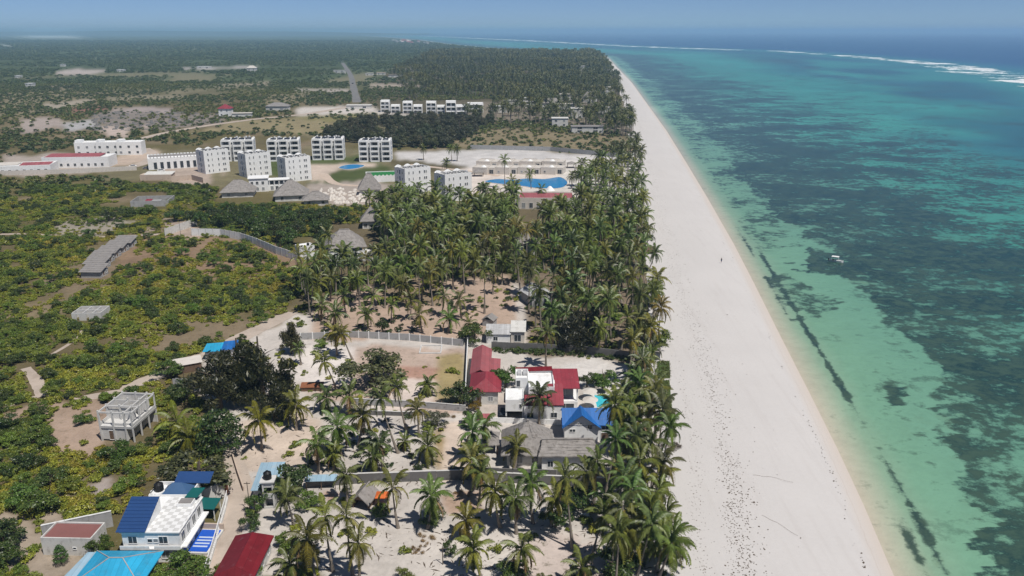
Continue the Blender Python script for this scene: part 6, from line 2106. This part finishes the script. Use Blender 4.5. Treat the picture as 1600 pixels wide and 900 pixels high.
far_house('red_roof_house', 'lone white house with a red hipped roof beside the dirt road', 351, 182, 11, 10, 7.5, 'white', 'red_roof', 11.5)
far_house('roadside_house', 'low white building beside the red hipped house', 378, 184, 18, 8, 4, 'white_old', 'beige', rz=10)
far_house('dark_roof_hall', 'far hall with a dark curved roof beside the dirt road', 432, 173, 22, 14, 4.5, 'white_old', 'grey_roof', 8)
far_house('road_station', 'low white building at the foot of the asphalt road', 560, 170, 26, 10, 3.5, 'white_old', 'white_old')
for i, (px, py, w, h, rm, zr) in enumerate(((530, 115, 22, 6, 'white_old', None), (638, 112, 24, 4, 'thatch', 12), (577, 118, 14, 4, 'white_old', None), (595, 117, 16, 4, 'paving', None), (703, 107, 16, 4, 'white_old', None), (620, 121, 30, 4, 'grey_roof', None), (45, 136, 10, 5, 'white', None), (27, 122, 8, 4, 'white', None),
                                            (97, 104, 9, 5, 'white', None), (393, 112, 18, 7, 'beige', 12), (188, 113, 14, 5, 'white', None), (318, 107, 30, 4, 'white', None), (818, 92, 20, 8, 'thatch', 14), (905, 95, 26, 8, 'thatch', 14), (909, 114, 12, 13, 'white', None), (884, 157, 14, 7, 'beige', None), (922, 160, 16, 6, 'thatch', 12), (830, 168, 16, 6, 'white_old', None), (862, 170, 20, 6, 'thatch', 11),
                                            (885, 172, 18, 6, 'beige', None), (800, 166, 18, 6, 'white_old', None), (780, 176, 16, 6, 'white', None), (875, 198, 14, 7, 'white_old', None), (918, 208, 26, 5, 'grey_roof', None), (945, 178, 14, 6, 'white_old', None), (952, 146, 14, 8, 'beige', None), (815, 162, 12, 6, 'white', None), (902, 185, 12, 9, 'white_old', None))):
    coast = px > 770
    far_house('far_house', ('far pale house showing through the coastal palms' if coast else 'far pale building standing alone on the wooded plain'), px, py, w, 10, h, 'white_old', rm, zr)['group'] = 'far houses in the coastal palms' if coast else 'far buildings on the plain'
single_out([o for o in bpy.data.objects if o.get('group') == 'far houses in the coastal palms'], 'far pale house', [('the grey hotel wall', 920, 215), ('the ninth terraced villa', 790, 172), ('the far end of the beach', 940, 98), ('the beach among dense palms', 950, 160), ('the middle of the coastal palms', 865, 165)])
single_out([o for o in bpy.data.objects if o.get('group') == 'far buildings on the plain'], 'far pale building', [('the top of the asphalt road', 545, 115), ('the left picture edge', 0, 125), ('the pale far clearing', 130, 112), ('the far white strip', 330, 107), ('the far coastal palms', 690, 110)])
vr = random.Random(4)
for i in range(42):     # the village beyond
    px, py = vr.uniform(610, 705), vr.uniform(63.5, 69.5)
    if py > 62 + (px - 600) * .08 + 3 or G(px, py)[0] > cx(G(px, py)[1]) - 120:
        py = 65.5 - vr.random() * 2
    if G(px, py)[0] > cx(G(px, py)[1]) - 120:
        continue
    x0, y0 = G(px, py)
    t = thing('village_house', 'tiny far house of the hazy coastal village', 'house', (x0, y0), vr.uniform(0, 1), 'houses of the far village')
    w = vr.uniform(14, 34)
    MB().box(-w / 2, 0, 0, w / 2, 14, 8).build('wall', vr.choice(['white_old', 'beige']), t)
    MB().hip(-w / 2 - 1, -1, w / 2 + 1, 15, 8.1, 13).build('roof', vr.choice(['pink_roof', 'grey_roof', 'beige']), t)
# ---- rubble field low stone walls
rr = random.Random(9)
V_, F_q = [], []
for i in range(300):
    px, py = rr.uniform(145, 345), rr.uniform(174, 204)
    if not (172 + abs(px - 250) * .04 < py < 205 - max(0, px - 200) * .09):
        continue
    x, y = G(px, py); s = rr.uniform(.6, 2.2); n0 = len(V_)
    hz = rr.uniform(.4, 1.3)
    V_ += [(x - s, y - .6, 0), (x + s, y - .6, 0), (x + s, y + .6, 0), (x - s, y + .6, 0), (x - s * .8, y - .4, hz), (x + s * .8, y - .4, hz), (x + s * .8, y + .4, hz), (x - s * .8, y + .4, hz)]
    F_q += [tuple(n0 + k for k in f) for f in ((4, 5, 6, 7), (0, 1, 5, 4), (1, 2, 6, 5), (2, 3, 7, 6), (3, 0, 4, 7))]
tag(link('rubble', mesh_np('rubble', V_, F_q, 'dark_wall')), 'heaps of grey quarry stone on the cleared field', 'rubble', kind='stuff')
V_, F_q = [], []
for i in range(110):
    px, py = rr.uniform(495, 570), rr.uniform(295, 320)
    x, y = G(px, py); s = rr.uniform(.3, 1.1); n0 = len(V_)
    hz = rr.uniform(.3, 1.6)
    V_ += [(x - s, y - s, 0), (x + s, y - s * .7, 0), (x + s * .8, y + s, 0), (x - s, y + s, 0), (x - s * .5, y - s * .4, hz), (x + s * .6, y - s * .4, hz * .8), (x + s * .5, y + s * .4, hz), (x - s * .6, y + s * .4, hz * .7)]
    F_q += [tuple(n0 + k for k in f) for f in ((4, 5, 6, 7), (0, 1, 5, 4), (1, 2, 6, 5), (2, 3, 7, 6), (3, 0, 4, 7))]
tag(link('building_rubble', mesh_np('building_rubble', V_, F_q, 'beige')), 'pale building rubble beside the thatched roofs', 'rubble', kind='stuff')

# ================================================================ beach things
# moored boat
x0, y0 = G(1306, 409, -1.5)
t = thing('motor_boat', 'small white motor boat moored over the dark seagrass', 'boat', (x0, y0, -1.5), R(-32))
hull = []
secs = [(-2.4, .85, .55), (-1.2, .95, .6), (.4, .95, .65), (1.7, .65, .75), (2.6, .06, .9)]
vs, fs = [], []
for x, w, z in secs:
    vs += [(x, -w, z), (x, -w * .7, -.15), (x, w * .7, -.15), (x, w, z)]
for i in range(len(secs) - 1):
    for k in range(3):
        fs.append((4 * i + k, 4 * i + k + 1, 4 * i + 5 + k, 4 * i + 4 + k))
fs += [(0, 3, 2, 1)]
MB().add(vs, fs).add([(-2.35, -.8, .35), (1.6, -.6, .4), (2.4, 0, .5), (1.6, .6, .4), (-2.35, .8, .35)], [(0, 1, 2, 3, 4)]).build('hull', 'white', t)
MB().slab([(-1.6, -.85, 2.0), (.9, -.85, 2.05), (.9, .85, 2.05), (-1.6, .85, 2.0)], .08).build('canopy', 'white', t)
q = MB()
for xx in (-1.5, .8):
    for yy in (-.78, .78):
        q.cyl(xx, yy, .4, 1.95, .035, .035, 6)
q.build_each('post', 'white', t)
MB().box(-2.75, -.2, .2, -2.4, .2, 1.1).build('outboard_motor', 'black_plastic', t)
MB().box(-1.2, -.7, .36, -.8, .7, .75).build('bench', 'wood', t)
# walker on the beach: one skinned figure
x0, y0 = G(1127, 410)
zb = -.05
t = thing('person', 'lone walker in dark clothes on the open beach', 'person', (x0, y0, zb), R(150))
bmv = [(0, 0, .92), (0, 0, 1.15), (0, .01, 1.38), (0, .02, 1.50), (0, .03, 1.60), (0, .03, 1.72), (-.19, .0, 1.40), (-.24, -.06, 1.14), (-.24, .06, .92), (.19, .0, 1.40), (.24, .05, 1.14), (.24, .16, .94), (-.10, 0, .88), (-.11, .12, .50), (-.11, .05, .08), (-.11, .20, .03), (.10, 0, .88), (.11, -.06, .48), (.11, -.26, .12), (.11, -.16, .03)]
bme_e = [(0, 1), (1, 2), (2, 3), (3, 4), (4, 5), (2, 6), (6, 7), (7, 8), (2, 9), (9, 10), (10, 11), (0, 12), (12, 13), (13, 14), (14, 15), (0, 16), (16, 17), (17, 18), (18, 19)]
bme_r = [.15, .14, .17, .07, .10, .09, .07, .05, .04, .07, .05, .04, .09, .065, .045, .04, .09, .065, .045, .04]
me = bpy.data.meshes.new('body'); me.from_pydata(bmv, bme_e, []); me.materials.append(MATS['skin'])
o = link('body', me, t)
sk = o.modifiers.new('skin', 'SKIN')
for i, r_ in enumerate(bme_r):
    me.skin_vertices[0].data[i].radius = (r_, r_ * .8); me.skin_vertices[0].data[i].use_root = i == 0
o.modifiers.new('sub', 'SUBSURF').render_levels = 1
MB().cyl(0, 0, .86, 1.12, .185, .165, 10, cap=False).cyl(0, 0, 1.12, 1.44, .165, .20, 10, cap=False).build('shirt', 'cloth_dark', t)
MB().cyl(-.1, .04, .5, .90, .10, .125, 9, cap=False).cyl(.1, -.02, .5, .90, .10, .125, 9, cap=False).build('shorts', 'navy_roof', t)
MB().cyl(0, .03, 1.68, 1.80, .105, .06, 10).build('hair', 'black_plastic', t)
# lawn strips at the beach edge
for i, pts in enumerate(([(1027, 566), (1046, 566), (1047, 592), (1028, 592)], [(1028, 596), (1046, 596), (1050, 640), (1036, 640), (1030, 612)], [(1037, 642), (1052, 642), (1055, 659), (1042, 659)], [(1044, 664), (1054, 664), (1056, 684), (1046, 684)])):
    P = GP(pts); o_ = P.mean(0)
    t = thing('lawn_strip', 'strip of green ground cover at the beach edge, %s of four from the top' % ('first', 'second', 'third', 'last')[i], 'lawn', (*o_, 0), 0, 'lawn strips at the beach edge')
    MB().prism([tuple(p - o_) for p in P], .0, .32).build('turf', 'lawn', t)
    pts_ = []
    while len(pts_) < 130:
        c_ = P.min(0) + rng.random(2) * (P.max(0) - P.min(0))
        if inpoly(np.array([c_[0]]), np.array([c_[1]]), P)[0]:
            pts_.append((c_[0] - o_[0], c_[1] - o_[1], .42, .42, .42, .22))
    me = cloud_mesh('leaves', pts_, 2600, .10, 90 + i, flat=.8)
    lo_ = link('leaves', me, t); lo_['tint'] = (0.10, 0.125, 0.022)
# wooden deck and posts at the beach edge
x0, y0 = G(1018, 398)
t = thing('beach_deck', 'weathered wooden deck on posts at the edge of the beach', 'deck', (x0, y0), R(-4))
for k in range(14):
    MB().box(-2.4, k * .62, 1.0 + .02 * (k % 3), 2.2, k * .62 + .54, 1.1 + .02 * (k % 3)).build('plank', 'wood', t)
q = MB()
for xx in (-2.2, 1.9):
    for k in range(4):
        q.cyl(xx, .3 + k * 2.6, 0, 2.1, .09, .08, 6)
q.build_each('post', 'wood', t)
for i, (px, py, sc_) in enumerate(((1018, 372, 2.6), (1024, 380, 2.2), (1022, 362, 3.0))):
    x0, y0 = G(px, py)
    t = thing('bare_snag', 'bare dead branch standing at the beach edge above the deck', 'branch', (x0, y0), i * 2.1, 'dead branches at the beach edge')
    q = MB().beam((0, 0, 0), (.3, .1, sc_), .12).beam((.12, .04, sc_ * .5), (.9, .3, sc_ * .95), .07).beam((.2, .06, sc_ * .65), (-.6, .2, sc_ * 1.05), .06)
    q.build('branch', 'bark_dark', t)
x0, y0 = G(1048, 700)
t = thing('fallen_branches', 'heap of grey brushwood fallen onto the beach', 'brushwood', (x0, y0))
me = cloud_mesh('twigs', rnd_lobes(77, 9, 1.9, .1, .7, .5, .9), 420, .36, 77, mat='weed_dry', aspect=.12)
link('twigs', me, t)
q = MB()
for k in range(9):
    a = k * .7
    q.beam((0, 0, .2), (2.2 * math.cos(a), 1.7 * math.sin(a), .3 + .5 * rr.random()), .09)
q.build_each('limb', 'trunk', t)
x0, y0 = G(1022, 562)
t = thing('beach_cabin', 'small grey wooden cabin above the lawn strips', 'cabin', (x0, y0), R(-3))
MB().box(-1.5, 0, 0, 1.5, 2.2, 1.9).build('wall', 'grey_wall', t)
MB().slab([(-1.8, -.3, 2.0), (1.8, -.3, 2.0), (1.8, 2.5, 2.3), (-1.8, 2.5, 2.3)], .1).build('roof', 'thatch', t)
for i, pts in enumerate(([(1176, 743), (1205, 746), (1240, 755)], [(1190, 806), (1215, 818), (1247, 839)])):
    P = GP(pts, .02)
    t = thing('mooring_rope', ('upper', 'lower')[i] + ' thin mooring rope lying across the beach', 'rope', (*P[0], 0))
    q = MB()
    for a, b_ in zip(P[:-1], P[1:]):
        n = 6
        for k in range(n):
            p0, p1 = a + (b_ - a) * k / n - P[0], a + (b_ - a) * (k + 1) / n - P[0]
            q.beam((p0[0], p0[1] + .12 * math.sin(k * 1.3), .16), (p1[0], p1[1] + .12 * math.sin((k + 1) * 1.3), .13), .025)
    q.build('rope', 'wood', t)
# seagrass wrack strewn along the beach in two lines
VXB = lambda y: np.interp(y, YB, vx)
SXB = lambda y: np.interp(y, YB, sx)
V_, F_q = [], []
r2 = np.random.default_rng(21)
for lane, nW, width in ((.10, 1200, .06), (.27, 1900, .06), (.33, 1300, .06), (.40, 260, .04), (.88, 260, .012), (.5, 70, .35)):
    y = 96 * (760 / 96) ** (r2.random(nW) ** 1.35)
    clump = fbm(y, y * 0 + lane * 50, 9, 33, 3)
    ok = clump + .35 * r2.random(nW) > .52
    t_ = lane + (clump - .5) * .06 + r2.normal(size=nW) * width * .5 - (.10 if lane < .5 else 0) * sst(110, 330, y)
    x = VXB(y) + (SXB(y) - VXB(y)) * t_
    zz = np.interp(np.clip(t_, 0, 1), T, Zp)
    for a, b_, z in zip(x[ok], y[ok], zz[ok]):
        s = r2.uniform(.04, .15) * (1.6 if r2.random() < .10 else 1); n0 = len(V_); an = r2.uniform(0, 6.28)
        c_, s_ = math.cos(an), math.sin(an)
        for u, v, h in ((-1, -.5, 0), (.2, -.8, 0), (1.1, .1, 0), (.2, .7, 0), (-.9, .5, 0), (.1, 0, .5)):
            V_.append((a + s * (u * c_ - v * s_), b_ + s * (u * s_ + v * c_), z + s * h + .012))
        F_q += [(n0, n0 + 1, n0 + 5), (n0 + 1, n0 + 2, n0 + 5), (n0 + 2, n0 + 3, n0 + 5), (n0 + 3, n0 + 4, n0 + 5), (n0 + 4, n0, n0 + 5)]
tag(link('seaweed_wrack', mesh_np('seaweed_wrack', V_, F_q, 'weed_dry')), 'dark dried seaweed strewn in lines along the beach', 'seaweed', kind='stuff')
# brushwood heaps and poles in the yards
for i, (px, py, r_, lab) in enumerate(((722, 778, 2.6, 'brown heap of dry fronds below the dark boundary wall'), (668, 840, 1.8, 'low heap of twigs under the full palm'), (655, 860, 1.4, 'small scatter heap of husks on the white sand'), (930, 795, 1.7, 'heap of cut brushwood near the leaning palm'), (585, 700, 1.5, 'twig heap beside the bent palm'), (700, 652, 1.6, 'brush heap beside the driveway gate'))):
    x0, y0 = G(px, py)
    t = thing('brush_heap', lab, 'brushwood', (x0, y0), i)
    link('twigs', cloud_mesh('twigs', rnd_lobes(80 + i, 7, r_, .05, .3, .3, .6), 420, .30, 80 + i, mat='leaf_dry', aspect=.10), t)
for i, (px, py, h, lab) in enumerate(((391, 800, 6, 'thin utility pole beside the tank house'), (692, 882, 3.2, 'short crossbar post alone on the white sand'), (291, 618, 6.5, 'thin utility pole beside the tin shacks'), (283, 372, 7, 'utility pole at the start of the panel wall'), (853, 585, 5, 'thin pole behind the cubic villa'))):
    x0, y0 = G(px, py)
    t = thing('utility_pole', lab, 'pole', (x0, y0), R(12 * i))
    MB().cyl(0, 0, 0, h, .09, .06, 7).build('pole', 'bark_dark', t)
    MB().box(-.55, -.05, h - .35, .55, .05, h - .25).build('crossbar', 'bark_dark', t)
x0, y0 = G(914, 810)
t = thing('bench', 'small white bench on the sand near the leaning palm', 'bench', (x0, y0), R(20))
MB().box(-.8, -.25, .42, .8, .25, .5).build('seat', 'white', t)
MB().box(-.8, .2, .55, .8, .27, .95).build('backrest', 'white', t)
for xx in (-.7, .64):
    MB().box(xx, -.22, 0, xx + .06, .25, .42).build('leg', 'wood', t)
# litter of dry fronds and husks in the sand yards
V_, F_q = [], []
r3 = np.random.default_rng(22)
for i in range(1800):
    px, py = r3.uniform(380, 1040), r3.uniform(650, 905)
    x, y = G(px, py)
    if fbm(np.array([x]), np.array([y]), 7, 44, 3)[0] + .3 * r3.random() < .62 or any(inpoly(np.array([x]), np.array([y]), k_)[0] for k_ in KEEP[:2]):
        continue
    s = r3.uniform(.05, .22); an = r3.uniform(0, 6.28); c_, s_ = math.cos(an), math.sin(an); n0 = len(V_)
    el = r3.uniform(1, 5)
    for u, v, h in ((-el, 0, 0), (0, -.6, 0), (el, 0, 0), (0, .6, .3)):
        V_.append((x + s * (u * c_ - v * s_), y + s * (u * s_ + v * c_), .02 + s * h))
    F_q += [(n0, n0 + 1, n0 + 2), (n0, n0 + 2, n0 + 3)]
tag(link('leaf_litter', mesh_np('leaf_litter', V_, F_q, 'weed_dry')), 'dry fronds and husks littering the sand yards', 'litter', kind='stuff')
# ---- haze: even, pale air round the whole place
m, N, L, b = nm('haze')
N.remove(b)
pv = N.new('ShaderNodeVolumePrincipled')
pv.inputs['Color'].default_value = (.46, .74, 1.0, 1)
pv.inputs['Density'].default_value = 0.00011
pv.inputs['Anisotropy'].default_value = 0.0
L.new(pv.outputs[0], N['Material Output'].inputs['Volume'])
hz = MB().box(-70000, -2000, -6, 70000, 70000, 128).build('haze', 'haze')
tag(hz, 'thin pale blue haze over the far land and sea', 'haze', kind='stuff')
